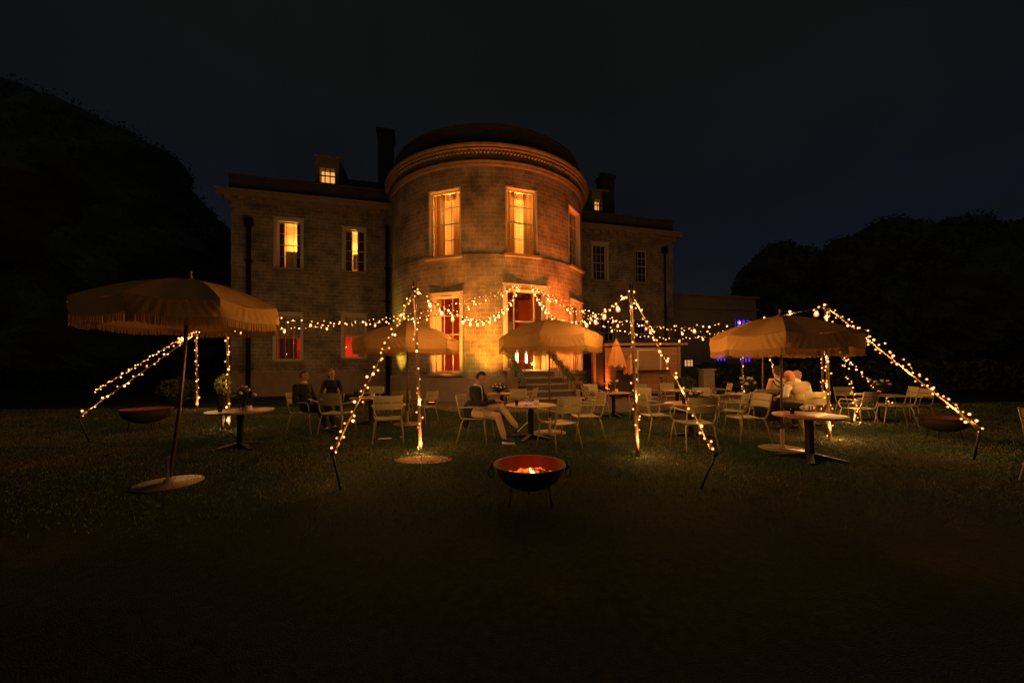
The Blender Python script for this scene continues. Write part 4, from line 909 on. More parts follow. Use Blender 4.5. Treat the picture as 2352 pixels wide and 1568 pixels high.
for a, b, lab, lab2, st, wb, far, sd in ((P1t, s1, 'bright rope slanting from the first pole to the open grass', 'fairy lights wound down the slanting rope of the first pole', .078, .05, 0, 41), (P2t, s2, 'bright rope slanting from the second pole towards the big empty table', 'fairy lights wound down the slanting rope of the second pole', .078, .05, 0, 42), (P3t, s4, 'longest guy rope running into the darkness beyond the bald man', 'longest thick run of fairy lights down to the dark fire bowl', .075, .06, 0, 43), (PBt, s3, 'lower guy rope on the dark side under the biggest parasol', 'lower run of fairy lights on the dark side under the biggest parasol', .10, .05, 0, 44), (PAt, s5, 'upper guy rope on the dark side under the biggest parasol', 'upper run of fairy lights on the dark side under the biggest parasol', .12, .05, 1, 45), (PFt, g8, 'short guy rope behind the woman in the cream dress', 'short run of fairy lights behind the woman in the cream dress', .13, .05, 1, 46)):
    rope(lab, a, b); fairy(lab2, [a, b], st, wb, far, sd, watt=4.5 if sd < 44 else 1.5)
q0 = AT(1960, 738, (P3t.y + s4.y) / 2 + .3); fairy('second thinner run of fairy lights lying just above the longest one', [q0, q0.lerp(s4, .5) + V((0, 0, .06)), s4 + V((0, 0, .04))], .12, .045, False, 47)
fairy('run of fairy lights falling to the grass before the golden lit far armchair', [P3t, P3t.lerp(g6, .6) + V((.08, 0, 0)), g6 + V((0, 0, .04))], .10, .05, False, 48)
fairy('run of fairy lights slanting to the far table with dim flowers', [AT(1893, 772, PEb.y), g7 + V((0, 0, .04))], .13, .05, True, 49)
fairy('tiny hanging run of fairy lights under the rim of the biggest parasol', sagline(AT(411, 787, 9.0), AT(454, 763, 13.4), (436, 770), 10), .13, .04, True, 50)
def festoon(lab, line, step=.62, sc=1.0, skip=()):
    t = thing('festoon_string', lab, 'festoon lights', line[0], 0, 'festoon cables with pear bulbs'); mb = MB(); mb.tube([p - line[0] for p in line], .008, 6); mb.build('cable', 'cable', t)
    for i, p in enumerate(resample(line, step)):
        if i == 0 or i in skip: continue
        b = link('bulb', PEAR, t); b.location = p - line[0] - V((0, 0, .03)); b.rotation_euler = (random.uniform(-.25, .25), random.uniform(-.25, .25), 0); b.scale = (sc, sc, sc)
LN = [(PBt, QA, (840, 742), 'uppermost long festoon crossing the dim wing to the doorway', 1.9, .8, 61), (PAt, QA, (760, 748), 'lower festoon crossing the dim wing to the doorway', 1.5, 1.0, 62),
      (P1t, QA, (1095, 737), 'festoon dipping between the first pole and the doorway', .62, 1.0, 63), (P2t, QB, (1340, 738), 'festoon dipping between the doorway and the second pole', .62, 1.0, 64),
      (QB, P3t, (1560, 752), 'longest festoon from the doorway over the shed', 1.35, 1.0, 65), (QB, PDt, (1580, 777), 'lowest festoon sagging in front of the shed roof', 1.0, 1.0, 66), (QB, PEt, (1600, 762), 'middle festoon running over the shed towards the annexe', 1.3, 1.0, 67)]
for a, b, via, lab, st, sc, sd in LN:
    ln = sagline(a, b, via); festoon('pear bulbs on the ' + lab, ln, st, sc); fairy('small lights twined on the ' + lab, ln, .17 if sd != 63 and sd != 64 else .15, .05, True, sd, 'small lights twined on the festoons', watt={63: 28, 64: 42, 65: 26}.get(sd, 22 if sd > 62 else 17))
# ---------------------------------------------------------------- fire bowls
def fire_bowl(name, label, pos, r, zr, lit):
    t = thing(name, label, 'fire bowl', pos, 0, 'hanging iron fire bowls on stands'); h = r * .72; mb = MB()
    out = [(r * math.sin(a), zr - h * (math.cos(a) - 0)) for a in [i / 14 * 1.52 for i in range(15)]]
    out = [(r * math.sin(R(90) * i / 14), zr - h * math.cos(R(90) * i / 14)) for i in range(15)]
    mb.lathe(out + [(r + .02, zr), (r + .02, zr + .012), (r - .008, zr + .012)], 48, mi=0)
    inn = [(r - .008, zr + .012)] + [((r - .01) * math.sin(R(90) * i / 14), zr - (h - .01) * math.cos(R(90) * i / 14)) for i in range(13, 4, -1)]
    mb.lathe(inn, 48, mi=1); mb.build('bowl', ['bowl', 'bowlin'], t)
    for s in (-1, 1):
        mb = MB(); c = V((s * (r + .03), 0, zr - .01)); mb.tube([c + V((0, .045 * math.cos(a), .045 * math.sin(a))) + V((s * .01, 0, 0)) for a in [6.283 * k / 14 for k in range(14)]], .007, 6, closed=True)
        mb.tube([c + V((s * .02 + .03 * math.cos(a), 0, -.075 + .06 * math.sin(a))) for a in [6.283 * k / 14 for k in range(14)]], .007, 6, closed=True); mb.build('ring_handle', 'black', t)
    for k in range(3): a = R(90 + 120 * k); mb = MB(); mb.tube([(r * .62 * math.cos(a), r * .62 * math.sin(a), zr - h * .75), (r * .7 * math.cos(a), r * .7 * math.sin(a), .0)], .011, 6); mb.build('leg', 'black', t)
    rr = random.Random(3); mb = MB(); zc = zr - h * .50; rc = r * .76
    for k in range(110):
        a = rr.random() * 6.283; q = rc * math.sqrt(rr.random()) * .97; mb.ball((q * math.cos(a), q * math.sin(a), zc + .02 * rr.random()), (.03 + .02 * rr.random(), .03, .02), 0, 6, 4, Matrix.Rotation(rr.random() * 3, 3, 'Z'))
    mb.build('embers', 'coals' if lit else 'bowl', t)
    if lit:
        mb = MB(); fl = [(.0, -.12, .62), (.035, -.10, .38), (-.13, -.10, .2)] if lit > 1 else [(0.1, 0, .9)]
        for (x, y, q) in fl:
            n = 8; c = V((x + .02, y + rc * .3, zc + .01)); mb.tube([c, c + V((.01, 0, .04 * q)), c + V((-.006, 0, .10 * q)), c + V((-.018, 0, .16 * q))], [.016, .030 * q + .004, .018 * q, .001], n)
        mb.build('flame', 'flame', t)
        l = bpy.data.objects.new('ember_light', bpy.data.lights.new('ember_light', 'POINT')); COL.objects.link(l); l.parent = t; l.location = (.02, r * .50, zr - h * .34); l.data.energy = .9 if lit > 1 else .08; l.data.color = (1, .065, .008); l.data.shadow_soft_size = .04
    return t
fire_bowl('fire_bowl', 'large iron fire bowl glowing red in the middle of the grass', at_base(1217, 1155), .385, .43, 2)
fire_bowl('fire_bowl', 'smaller fire bowl with one tiny flame on the dark side of the lawn', G(337, 986), .50, .52, 1)
fire_bowl('fire_bowl', 'unlit dark fire bowl under the long guy lights', G(2165, 1006), .40, .42, 0)
# ---------------------------------------------------------------- shed, lantern, pier, bicycles
SD = 18.4
def sb(mb, x0, x1, y0, y1, d0, d1, mi=0):
    a = AT(x0, y1, SD); b = AT(x1, y0, SD); return mb.box(((a.x + b.x) / 2, SD + (d0 + d1) / 2, (a.z + b.z) / 2), (b.x - a.x, d1 - d0, b.z - a.z), None, mi)
sh = thing('timber_shed', 'low timber plank bar shed with a framed hatch and flat roof', 'shed', V((AT(1480, 800, SD).x, SD + .9, 0)), 0); so = Matrix.Translation(-sh.location)
gx = 904
mb = MB(); sb(mb, 1391, 1560, 797, gx, 0, 1.9); mb.build('wall', 'planks', sh, so)
mb = MB(); sb(mb, 1383, 1570, 788, 794.5, -.45, 2.2); mb.build('roof', 'wood', sh, so); mb = MB(); sb(mb, 1400, 1560, 779, 787.7, .1, 1.5); mb.build('roof_upstand', 'black', sh, so)
mb = MB(); sb(mb, 1369, 1389, 806, gx, .1, .5); mb.build('door', 'black', sh, so)
for x in (1363, 1557): mb = MB(); sb(mb, x, x + 5, 795, gx, -.06, .06 if x > 1500 else .4); mb.build('post', 'wood', sh, so)
mb = MB(); sb(mb, 1463, 1466, 802, 880, -.05, -.005); sb(mb, 1515, 1518, 805, 850, -.05, -.005); sb(mb, 1466.2, 1514.8, 802, 804.5, -.045, -.005); mb.build('hatch_frame', 'casing', sh, so)
mb = MB(); sb(mb, 1467, 1514, 806, 845, -.03, -.004); mb.build('hatch_shutter', 'wood', sh, so)
mb = MB(); sb(mb, 1415, 1532, 849, 852, -.42, -.01); mb.build('counter', 'black', sh, so)
mb = MB(); sb(mb, 1415, 1450, 853, gx, -.3, -.01); mb.build('drinks_fridge', 'darkroom', sh, so)
pr = thing('stone_pier', 'short pale stone pier beyond the shed', 'pier', V((AT(1623, 880, 18.8).x, 18.8, 0)), 0); mb = MB(); mb.box((0, 0, .62), (.55, .5, 1.24)); mb.build('shaft', 'trim', pr); mb = MB(); mb.box((0, 0, 1.29), (.66, .6, .1)); mb.build('cap_stone', 'trim', pr)
lp = V((AT(1582, 840, 17.5).x, 17.5, 0)); zl = AT(1582, 842, 17.5).z; t = thing('candle_lantern', 'lit candle lantern with black frame hanging by the end of the shed', 'lantern', lp)
mb = MB(); mb.tube([(0.0, .25, 0), (0, .25, zl + .85), (0, .18, zl + 1.0), (0, 0, zl + .95), (0, 0, zl + .72)], .015, 6); mb.build('hook_stand', 'black', t)
mb = MB(); mb.box((0, 0, zl - .02), (.34, .34, .04)); mb.box((0, 0, zl + .42), (.36, .36, .04)); mb.lathe([(.2, .44), (.05, .6), (.05, .68), (0, .68)], 4, (0, 0, zl), a0=R(45), a1=R(405))
for sx in (-1, 1):
    for sy in (-1, 1): mb.box((sx * .15, sy * .15, zl + .2), (.03, .03, .40))
mb.box((0, -.15, zl + .2), (.02, .02, .40)); mb.box((0, -.151, zl + .2), (.3, .02, .02)); mb.build('cage', 'black', t)
mb = MB(); mb.box((0, 0, zl + .17), (.25, .25, .28)); mb.build('glow_glass', emit('candle_glow', (1, .50, .16), .7), t)
def bicycle(lab, px, py, rz, mat='steel'):
    t = thing('bicycle', lab, 'bicycle', G(px, py), rz, 'bicycles by the shed'); r = .34
    for x in (-.52, .52):
        mb = MB(); mb.tube([(x + r * math.cos(a), 0, r + r * math.sin(a)) for a in [6.283 * k / 32 for k in range(32)]], .014, 6, closed=True)
        for k in range(12): a = 6.283 * k / 12; mb.tube([(x, 0, r), (x + r * math.cos(a), 0, r + r * math.sin(a))], .0018, 3)
        mb.build('wheel', mat, t)
    mb = MB()
    for a, b in (((-.52, 0, .34), (-.15, 0, .85)), ((-.52, 0, .34), (-.02, 0, .3)), ((-.02, 0, .3), (-.17, 0, .9)), ((-.02, 0, .3), (.36, 0, .8)), ((-.16, 0, .82), (.35, 0, .86)), ((.52, 0, .34), (.36, 0, .8)), ((.36, 0, .8), (.33, 0, 1.02))): mb.tube([a, b], .015, 6)
    mb.build('frame', 'black', t); mb = MB(); mb.tube([(.2, -.27, 1.0), (.3, -.24, 1.04), (.36, -.1, 1.03), (.36, .1, 1.03), (.3, .24, 1.04), (.2, .27, 1.0)], .012, 6); mb.build('handlebar', mat, t)
    mb = MB(); mb.ball((-.18, 0, .93), (.13, .07, .035)); mb.build('saddle', 'black', t); return t
bicycle('bicycle with pale shiny wheels leaning in front of the shed counter', 1523, 914, 42); bicycle('bicycle beyond the stone pier with just one wheel rim catching light', 1650, 905, 100)
# ---------------------------------------------------------------- trees and shrubs
def blob(cx, cy, cz, rx, ry, rz, n):
    d = rng.normal(size=(n, 3)); d /= np.linalg.norm(d, axis=1)[:, None]; k = (.80 + .21 * rng.random(n)) [:, None]
    bump = 1 + .13 * np.sin(d[:, :1] * 7 + cx) * np.cos(d[:, 2:] * 6 + cy) + .05 * np.sin(d[:, :1] * 17 + cz) * np.sin(d[:, 2:] * 15)
    return d * k * bump * np.array([rx, ry, rz]) + np.array([cx, cy, cz])
def tree(name, label, base, blobs, leaf=.45, dens=1.0, group='dark trees round the lawn', cat='tree', trunk=None):
    t = thing(name, label, cat, base, 0, group); cs = []
    for b in blobs: cs.append(blob(*b[:6], int(b[6] * dens)))
    c = np.concatenate(cs); v, f = leaves(c, leaf, .6); core = []; cf = []; o_ = len(v)
    for b in blobs:
        q = MB(); q.ball((0, 0, 0), 1, 0, 36, 24)
        p = np.array(q.v); p = p * .93 * (1 + .13 * np.sin(p[:, :1] * 7 + b[0]) * np.cos(p[:, 2:] * 6 + b[1]) + .05 * np.sin(p[:, :1] * 17 + b[2]) * np.sin(p[:, 2:] * 15)) * np.array(b[3:6]) + np.array(b[:3])
        for g_ in q.f: cf.append([o_ + i_ for i_ in g_] + ([o_ + g_[-1]] if len(g_) == 3 else []))
        core.append(p); o_ += len(p)
    v = np.concatenate([v] + core); me = bpy.data.meshes.new('crown'); me.from_pydata(v.tolist(), [], f.tolist() + [list(dict.fromkeys(x)) for x in cf]); me.materials.append(M['treeleaf']); link('crown', me, t)
    zt = max(b[2] for b in blobs); r = trunk or .05 * zt; mb = MB(); mb.tube([(0, 0, -.1), (.2, 0, zt * .35), (0, .1, zt * .8)], [r, r * .7, r * .25], 10)
    for b in blobs: mb.tube([(.1, 0, zt * .3), (b[0] * .5, b[1] * .5, zt * .3 + (b[2] - zt * .3) * .55), (b[0], b[1], b[2])], [r * .4, r * .22, r * .06], 6)
    mb.build('trunk', 'bark', t); return t
def treepix(name, lab, D, circles, **k):
    """circles: silhouettes as (px, py, radius px) at distance D"""
    x0 = AT(circles[0][0], 840, D).x; base = V((x0, D, 0)); bl = []
    for (px, py, rp_) in circles:
        p = AT(px, py, D); r = rp_ * D / FPX; bl.append((p.x - x0, random.uniform(-.3, .3) * r, p.z, r, r, r, 7000))
    return tree(name, lab, base, bl, leaf=.0040 * D, **k)
treepix('broadleaf_tree', 'rounded dark tree standing by itself just beyond the low annexe', 60, [(1780, 650, 82), (1738, 690, 60), (1830, 680, 62), (1775, 745, 95), (1810, 790, 90), (1740, 800, 70)])
treepix('broadleaf_tree', 'broad dark tree nearest the lone rounded tree', 52, [(2000, 620, 95), (1950, 690, 62), (2060, 590, 90), (2010, 730, 120), (1960, 790, 90), (2080, 760, 110)])
treepix('broadleaf_tree', 'tallest dark tree mass beyond the far table', 50, [(2200, 600, 105), (2130, 610, 80), (2280, 620, 110), (2190, 720, 140), (2300, 740, 130), (2130, 790, 90)])
treepix('broadleaf_tree', 'dark tree mass running off beyond the shadowy armchair', 48, [(2420, 640, 130), (2380, 760, 140), (2500, 700, 150)])
treepix('broadleaf_tree', 'huge dark tree towering behind the dark side guy lights', 42, [(150, 520, 260), (60, 380, 180), (260, 470, 170), (340, 620, 150), (130, 720, 220), (-60, 640, 250), (250, 800, 170), (50, 820, 200)])
treepix('broadleaf_tree', 'lower dark tree between the huge one and the house corner', 46, [(420, 640, 100), (480, 560, 60), (400, 760, 110), (470, 740, 80), (480, 830, 70), (380, 850, 90)])
def hedge(lab, a, b, h, th, n=9000):
    a, b = V(a), V(b); t = thing('clipped_hedge', lab, 'hedge', a); u = rng.random(n); c = np.array(b - a)[None] * u[:, None]; c[:, 2] = h * rng.random(n) ** .6 * (1 + .06 * np.sin(u * 40)); c[:, 1] += (rng.random(n) - .5) * th; c[:, 0] += (rng.random(n) - .5) * th * .3
    v, f = leaves(c, .16, .6); link('foliage', fastmesh('foliage', v, f, ['leaf']), t)
hedge('long dark hedge across the end of the lawn beyond the bicycles', G(1620, 893), G(2420, 900), 1.55, 1.4, 14000); hedge('dark hedge closing the lawn behind the smaller fire bowl', G(-60, 890), G(525, 893), 1.5, 1.4, 14000)
def shrub(lab, px, py, h, w, mat, n=1400, leaf=.05, group=None, cat='shrub', z0=0.0, flat=.42):
    p = G(px, py); t = thing('shrub', lab, cat, p, 0, group); c = blob(0, 0, h * (.62 if flat > .3 else .8) + z0, w, w, h * flat, n); v, f = leaves(c, leaf, .4); link('foliage', fastmesh('foliage', v, f, [mat]), t)
    mb = MB()
    for k in range(7): a = k * .9; mb.tube([(0, 0, 0), (w * .6 * math.cos(a), w * .6 * math.sin(a), h * .7 + z0)], .012, 5)
    mb.build('stem', 'bark', t)
shrub('small yellow lit shrub glowing beside the fairy lit pole on the dark side', 511, 990, 1.42, .16, 'leaflit', 230, .045, flat=.17)
shrub('dim bushy plant between the biggest parasol pole and the house', 408, 935, 1.1, .6, 'leaf', 1500, .07); shrub('dark bushy plant under the candle lantern', 1575, 915, .95, .45, 'leaf', 2500, .06)
shrub('bay shrub standing against the stone beside the dark folding chair', 1337, 918, 1.0, .25, 'leaf', 700, .06)
# ---------------------------------------------------------------- people
def cap(a, b, ra, rb, m): return ('c', V(a), V(b), ra, rb, m)
def ell(c, r, m, rot=(0, 0, 0)):
    return ('e', V(c), V(r), Matrix.Rotation(R(rot[2]), 3, 'Z') @ Matrix.Rotation(R(rot[1]), 3, 'Y') @ Matrix.Rotation(R(rot[0]), 3, 'X'), m)
def hand(wr, d, up, m, curl=.5, side=1):
    """palm and five unequal bent fingers; d: pointing direction, up: back of the hand"""
    d = V(d).normalized(); up = V(up); up = (up - d * up.dot(d)).normalized(); s = d.cross(up).normalized() * side; w = V(wr); out = [cap(w, w + d * .03, .026, .028, m)]
    pc = w + d * .055
    for k in (-1, 0, 1): out.append(cap(pc + s * .022 * k - d * .02, pc + s * .024 * k + d * .025, .0155, .0135, m))
    for k, L in zip((-1.5, -.5, .5, 1.5), (.058, .072, .078, .068)):
        a = pc + d * .03 + s * .0195 * k; d1 = (d * math.cos(curl) - up * math.sin(curl)).normalized(); b = a + d1 * L * .5; d2 = (d * math.cos(curl * 2.2) - up * math.sin(curl * 2.2)).normalized(); out += [cap(a, b, .0092, .0085, m), cap(b, b + d2 * L * .5, .0085, .007, m)]
    a = w + d * .03 + s * .028; b = a + (d * .6 + s * .8).normalized() * .035; out += [cap(a, b, .012, .0105, m), cap(b, b + (d * .9 - up * .3 + s * .2).normalized() * .032, .010, .008, m)]
    return out
def head(c, yaw, pitch, m, lean=0):
    q = Matrix.Rotation(R(yaw), 3, 'Z') @ Matrix.Rotation(R(pitch), 3, 'Y') @ Matrix.Rotation(R(lean), 3, 'X'); c = V(c); P = lambda x, y, z: c + q @ V((x, y, z)); e = (lean, pitch, yaw)
    pr = [ell(c, (.093, .074, .108), m, e), ell(P(.022, 0, -.058), (.068, .054, .060), m, e), ell(P(.052, 0, -.095), (.026, .028, .02), m, e), cap(P(.085, 0, .012), P(.112, 0, -.028), .010, .014, m), cap(P(.078, -.036, .028), P(.078, .036, .028), .014, .014, m),
          ell(P(.083, 0, -.062), (.014, .024, .011), m, e)]
    for s in (-1, 1): pr.append(ell(P(-.005, s * .076, -.008), (.02, .011, .034), m, e))
    return pr, q, P
def sd_cap(p, a, b, ra, rb):
    ab = b - a; h = np.clip(((p - a) @ ab) / (ab @ ab + 1e-12), 0, 1); return np.linalg.norm(p - (a + h[:, None] * ab), axis=1) - (ra + (rb - ra) * h)
def person(label, prims, mats, loc, rz, group=None, voxel=.0085, smooth=2):
    mb = MB()
    for q in prims:
        if q[0] == 'e': mb.ball(q[1], tuple(q[2]), 0, 20, 14, q[3])
        else:
            a, b, ra, rb = q[1:5]; d = b - a; L = d.length; rot = d.to_track_quat('Z', 'X').to_matrix(); pf = [(0, -ra)] + [(ra * math.cos(R(x)), ra * math.sin(R(x))) for x in (-60, -30, 0)] + [(rb * math.cos(R(x)), L + rb * math.sin(R(x))) for x in (0, 30, 60)] + [(0, L + rb)]
            vs = []; fs = []; n = 14; vs.append(a + rot @ V((0, 0, pf[0][1])))
            for r_, z_ in pf[1:-1]:
                for j in range(n): t_ = 6.283185 * j / n; vs.append(a + rot @ V((r_ * math.cos(t_), r_ * math.sin(t_), z_)))
            vs.append(a + rot @ V((0, 0, pf[-1][1]))); k = len(pf) - 2
            for j in range(n):
                j2 = (j + 1) % n; fs.append((0, 1 + j2, 1 + j)); fs.append((len(vs) - 1, 1 + (k - 1) * n + j, 1 + (k - 1) * n + j2))
                for i in range(k - 1): fs.append((1 + i * n + j, 1 + i * n + j2, 1 + (i + 1) * n + j2, 1 + (i + 1) * n + j))
            mb.add(vs, fs)
    tmp = link('tmp', mb.mesh('tmp', [])); md = tmp.modifiers.new('r', 'REMESH'); md.mode = 'VOXEL'; md.voxel_size = voxel
    sm = tmp.modifiers.new('s', 'SMOOTH'); sm.iterations = smooth; sm.factor = .5
    dg = bpy.context.evaluated_depsgraph_get(); dg.update(); me = bpy.data.meshes.new_from_object(tmp.evaluated_get(dg)); bpy.data.objects.remove(tmp)
    for m in mats: me.materials.append(M[m])
    n = len(me.polygons); cc = np.zeros(n * 3); me.polygons.foreach_get('center', cc); cc = cc.reshape(-1, 3); best = np.full(n, 9e9); mi = np.zeros(n, dtype=np.int32)
    for q in prims:
        if q[0] == 'c': d = sd_cap(cc, np.array(q[1]), np.array(q[2]), q[3], q[4]); m = q[5]
        else:
            l = (cc - np.array(q[1])) @ np.array(q[3]); r = np.array(q[2]); k = np.linalg.norm(l / r, axis=1); d = (k - 1) * r.min(); m = q[4]
        u = d < best; best[u] = d[u]; mi[u] = m
    me.polygons.foreach_set('material_index', mi); me.polygons.foreach_set('use_smooth', np.ones(n, dtype=bool)); me.update(); me.name = 'body'
    t = thing('person', label, 'person', loc, rz, group); link('body', me, t); t.scale = (1.06, 1.06, 1.06); t.location.z += .02; return t
def hair(t, P, q, mat, r=(.102, .083, .115), cut=.0, back=-.02, bun=None, long=0):
    mb = MB(); mb.ball((0, 0, 0), 1, 0, 26, 18); vs = []; 
    for v in mb.v:
        v = V(v); n_ = 1 + .03 * math.sin(v.x * 23 + v.y * 17) * math.sin(v.z * 19); x, y, z = v.x * r[0] * n_ - .008, v.y * r[1] * n_, v.z * r[2] * n_ + .006
        if x > .0 and z < .045 + x * .25: x = min(x, .0) ; x -= .02   # open in front of the face
        if z < -.055 - long: z = -.055 - long
        vs.append(P(x + back * 0, y, z))
    mb.v = [tuple(v) for v in vs]
    if bun: mb.ball(P(*bun[:3]), bun[3], 0, 14, 9)
    if long: mb.tube([P(-.05, .03, -.02), P(-.075, .03, -.10), P(-.06, .03, -.1 - long)], [.05, .055, .03], 12); mb.tube([P(-.05, -.04, -.02), P(-.07, -.04, -.10), P(-.05, -.04, -.1 - long)], [.045, .05, .03], 12)
    mb.build('hair', mat, t)
def eyes(t, P):
    for s in (-1, 1): mb = MB(); mb.ball(P(.083, s * .032, .005), (.008, .012, .007), 0, 8, 6); mb.build('eye', 'hairdark', t)
def seated(top, sleeve, leg, skin, shoe, chest, hd, hands, knees, ankles, toes, elbows, yaw=0, pitch=0, hz=.535, w=1.0, cuff=None, lean=0, forearm=None, dress=False):
    """indices are material slots; chest/hd centres; lists are (near side y<0, far side y>0)"""
    pr = []; ch = V(chest); pel = V((0, 0, hz + .02)); mid = pel.lerp(ch, .5)
    pr += [ell(pel, (.135, .175 * w, .12), leg), ell(mid + V((.0, 0, -.01)), (.115, .15 * w, .15), top), ell(ch, (.12, .17 * w, .16), top), ell(ch + V((0, 0, .09)), (.095, .165 * w, .085), top)]
    ax = (ch - pel).normalized(); sh0 = ch + ax * .115; S_ = [sh0 + V((0, s * .175 * w, 0)) for s in (-1, 1)]; pr.append(cap(S_[0], S_[1], .058 * w, .058 * w, top)); H = V(hd)
    pr.append(cap(sh0 + ax * .02, H - V((.015, 0, .06)), .056 * w, .05 * w, skin))
    hp_, q, P = head(H, yaw, pitch, skin, lean); pr += hp_
    for i in (0, 1):
        s = (-1, 1)[i]; E = V(elbows[i]); Hn = V(hands[i]); K = V(knees[i]); A = V(ankles[i]); T = V(toes[i]); hip = V((0.02, s * .095 * w, hz))
        pr += [cap(S_[i], E, .058 * w, .046 * w, sleeve), cap(E, E.lerp(Hn, .88), .045 * w, .030 * w, forearm if forearm is not None else sleeve), cap(E.lerp(Hn, .86), Hn, .027, .025, skin)]
        d = (Hn - E).normalized(); pr += hand(Hn, (d + V((0, 0, -.15))).normalized(), V((0, 0, 1)) if abs(d.z) < .8 else V((1, 0, 0)), skin, .55, side=-s)
        pr += [cap(hip, K, .09 * w, .066 * w, leg), cap(K, K.lerp(A, .85), .066 * w, .050 * w, leg if not dress else skin), cap(K.lerp(A, .84), A, .04, .036, skin)]
        d = (T - A).normalized(); heel = A - d * .05 + V((0, 0, -.035)); pr += [cap(heel, A + d * .1 + V((0, 0, -.035)), .036, .038, shoe), cap(A + d * .08 + V((0, 0, -.035)), T + V((0, 0, -.03)), .038, .028, shoe), ell(A + V((0, 0, -.02)), (.045, .036, .035), shoe)]
    if dress: pr += [cap((0, -.09, hz), (.3, -.08, hz - .02), .12, .1, top), cap((0, .09, hz), (.3, .08, hz - .02), .12, .1, top)]
    return pr, q, P
# the man with the phone
mats = ['navy', 'tan', 'skin', 'shoe', 'white']
pr, q, P = seated(0, 0, 1, 2, 3, (-.02, 0, .90), (.09, 0, 1.235), [(.41, -.07, .79), (.40, .09, .77)], [(.46, -.13, .505), (.48, .03, .66)], [(.60, -.17, .10), (.84, -.12, .30)], [(.80, -.19, .065), (1.0, -.13, .42)], [(.13, -.25, .73), (.13, .24, .73)], yaw=0, pitch=24, forearm=0, w=1.06)
pr += [ell((.0, 0, 1.085), (.068, .066, .03), 4), ell((-.13, 0, .60), (.14, .20, .20), 0), ell((-.10, 0, .46), (.12, .19, .08), 0)]
mloc = CHAIRS[6].location
man = person('person in navy jacket and tan trousers looking down at a phone with legs crossed', pr, mats, mloc + V((0, 0, -.01)), -14, voxel=.008)
hair(man, P, q, 'hairdark', cut=.02); eyes(man, P)
mb = MB(); vs = [(.055, -.045, 1.05), (.06, .045, 1.05), (.135, 0, .80), (.06, -.045, 1.04), (.065, .045, 1.04)]
mb.add([(.095, -.05, 1.045), (.10, .05, 1.045), (.118, .045, .95), (.125, .012, .80), (.125, -.012, .80), (.118, -.05, .95)], [(0, 5, 4, 3, 2, 1)]); mb.tube([(.06, -.05, 1.08), (.11, -.035, 1.045), (.124, -.045, .93), (.13, -.03, .80)], .012, 8); mb.build('shirt_front', 'white', man)
mb = MB(); mb.tube([(.085, 0, 1.075), (.115, 0, 1.05), (.135, 0, .95), (.142, 0, .84), (.135, 0, .74)], [.014, .018, .02, .022, .01], 8); mb.build('tie', 'black_suit', man)
mb = MB(); mb.tube([(-.15, -.13, .46), (-.19, -.15, .36), (-.18, -.14, .27)], [.05, .07, .03], 10); mb.build('jacket_tail', 'navy', man)
for (a, b) in (((.56, -.175, .018), (.81, -.195, .016)),): mb = MB(); mb.tube([a, b], [.036, .034], 8); mb.build('shoe_sole', 'white', man)
mb = MB(); mb.bar((.845, -.12, .235), (1.025, -.13, .40), .085, .02); mb.build('shoe_sole', 'white', man)
t = thing('mobile_phone', 'dark phone held in the hands of the man in the navy jacket', 'phone', Matrix.LocRotScale(man.location, man.rotation_euler, man.scale) @ V((.53, 0.005, .79)), -14); mb = MB(); mb.box((0, 0, 0), (.14, .072, .009), Matrix.Rotation(R(-30), 3, 'Y')); mb.build('body', 'black', t); mb = MB(); mb.box((-.0, 0, .006), (.125, .06, .002), Matrix.Rotation(R(-30), 3, 'Y')); mb.build('screen', 'darkroom', t)
# man in black leaning back
mats = ['black_suit', 'black_suit', 'skin', 'shoe', 'white']
pr, q, P = seated(0, 0, 1, 2, 3, (-.10, 0, .90), (-.08, 0, 1.255), [(.22, -.12, .70), (.25, .10, .72)], [(.45, -.14, .52), (.47, .12, .53)], [(.62, -.15, .10), (.60, .12, .10)], [(.82, -.16, .065), (.8, .12, .065)], [(-.06, -.30, .70), (-.05, .28, .70)], yaw=14, pitch=0, w=1.14)
pr += [ell((-.085, 0, 1.10), (.072, .07, .032), 4), cap((.16, -.14, .71), (.20, -.13, .705), .036, .034, 4)]
pb = person('person in black suit leaning back in an armchair with white collar showing', pr, mats, CHAIRS[0].location, -12, 'people seated at the tables', .0095); hair(pb, P, q, 'hairgrey'); eyes(pb, P)
# second dark sitter
mats = ['black_suit', 'black_suit', 'skin', 'shoe', 'creamdress']
pr, q, P = seated(0, 0, 1, 2, 3, (.0, 0, .92), (.03, 0, 1.275), [(.36, -.12, .68), (.36, .12, .68)], [(.44, -.13, .52), (.44, .13, .52)], [(.46, -.13, .10), (.48, .13, .10)], [(.66, -.14, .065), (.68, .14, .065)], [(.08, -.27, .72), (.08, .27, .72)], yaw=25, pitch=0, w=1.02)
pc_loc = G(762, 962); pc = person('person in black sitting at the table end with blurred fair hair', pr, mats, pc_loc, -62, 'people seated at the tables', .0095); hair(pc, P, q, 'hairgrey', long=.03); eyes(pc, P)
CH2 = dup(proto, V((pc_loc.x, pc_loc.y, 0)), -62 - 90, 'armchair mostly hidden beneath the second dark sitter')
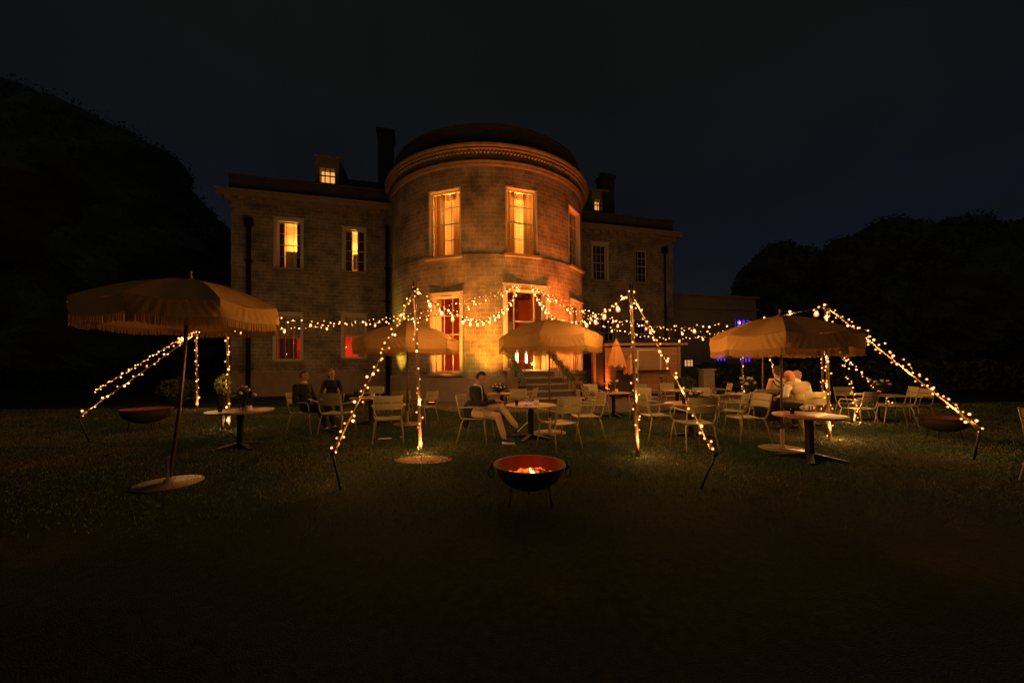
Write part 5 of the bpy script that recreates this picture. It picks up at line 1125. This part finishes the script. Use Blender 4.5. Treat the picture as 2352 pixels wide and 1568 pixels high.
# woman in cream dress, back to the camera (faces away)
mats = ['creamdress', 'skin2', 'creamdress', 'shoe', 'hairdark']
pr, q, P = seated(0, 1, 0, 1, 3, (.02, 0, .90), (.05, 0, 1.25), [(.34, -.16, .76), (.34, .14, .76)], [(.42, -.10, .52), (.42, .10, .52)], [(.44, -.10, .10), (.46, .10, .10)], [(.62, -.1, .065), (.64, .1, .065)], [(.06, -.25, .72), (.06, .25, .72)], yaw=0, pitch=8, w=.96, dress=True)
wd = person('person in cream dress with dark crossed straps sitting with back to the lawn', pr, mats, CHAIRS[23].location + V((0, 0, .04)), 98, 'people seated at the tables', .0095); hair(wd, P, q, 'hairdark', r=(.108, .09, .118), bun=(-.10, 0, .01, .055), long=.01)
mb = MB(); mb.tube([(-.05, .14, 1.06), (-.115, .05, .96), (-.125, -.08, .86)], .014, 6); mb.tube([(-.04, .19, 1.03), (-.09, .17, .92), (-.115, .0, .84)], .014, 6); mb.tube([(.1 * math.cos(a) - .0, .155 * math.sin(a), .755) for a in [6.283 * k / 24 for k in range(24)]], .014, 6, closed=True); mb.build('dress_straps', 'black_suit', wd)
# fair woman in rose
mats = ['reddress', 'reddress', 'skin2', 'shoe', 'reddress']
pr, q, P = seated(0, 0, 0, 2, 3, (.05, 0, .86), (.12, 0, 1.17), [(.34, -.05, .74), (.36, .2, .74)], [(.42, -.10, .52), (.42, .10, .52)], [(.44, -.10, .10), (.46, .10, .10)], [(.62, -.1, .065), (.64, .1, .065)], [(.12, -.24, .70), (.12, .24, .72)], yaw=0, pitch=12, w=.95)
wf = person('person with fair hair in a rose coloured dress pressing her head to the bald man', pr, mats, CHAIRS[24].location, 8, 'people seated at the tables', .0095); hair(wf, P, q, 'hairfair', r=(.108, .09, .118), long=.09); eyes(wf, P)
# bald man in waistcoat, back to the camera
mats = ['waistcoat', 'white', 'black_suit', 'skin2', 'shoe']
pr, q, P = seated(0, 1, 2, 3, 4, (.06, .05, .90), (.14, .19, 1.20), [(.40, -.08, .74), (.26, .34, .74)], [(.44, -.14, .52), (.44, .14, .52)], [(.40, -.16, .10), (.42, .15, .10)], [(.58, -.17, .065), (.62, .16, .065)], [(.16, -.29, .76), (.06, .34, .78)], yaw=35, pitch=18, w=1.14, lean=-12)
pr += [cap((.06, .08, 1.07), (.09, .11, 1.09), .062, .056, 1), ell((-.06, 0, .55), (.1, .17, .07), 1)]
bm = person('person bald in white shirt and khaki waistcoat leaning towards a woman', pr, mats, CHAIRS[25].location + V((0, 0, 0)), 94, 'people seated at the tables', .0095); eyes(bm, P)
mb = MB()
for s in (-.03, .03): mb.box((-.16, s, .545), (.012, .022, .09))
mb.build('brace_tabs', 'black_suit', bm)
# ---------------------------------------------------------------- render settings
S.render.engine = 'CYCLES'; S.cycles.use_denoising = True; S.cycles.use_light_tree = True
S.cycles.max_bounces = 6; S.cycles.diffuse_bounces = 3; S.cycles.glossy_bounces = 2; S.cycles.transparent_max_bounces = 8; S.cycles.sample_clamp_indirect = 4.0; S.cycles.caustics_reflective = False; S.cycles.caustics_refractive = False
S.view_settings.view_transform = 'Standard'; S.view_settings.look = 'None'; S.view_settings.exposure = 0; S.view_settings.gamma = 1
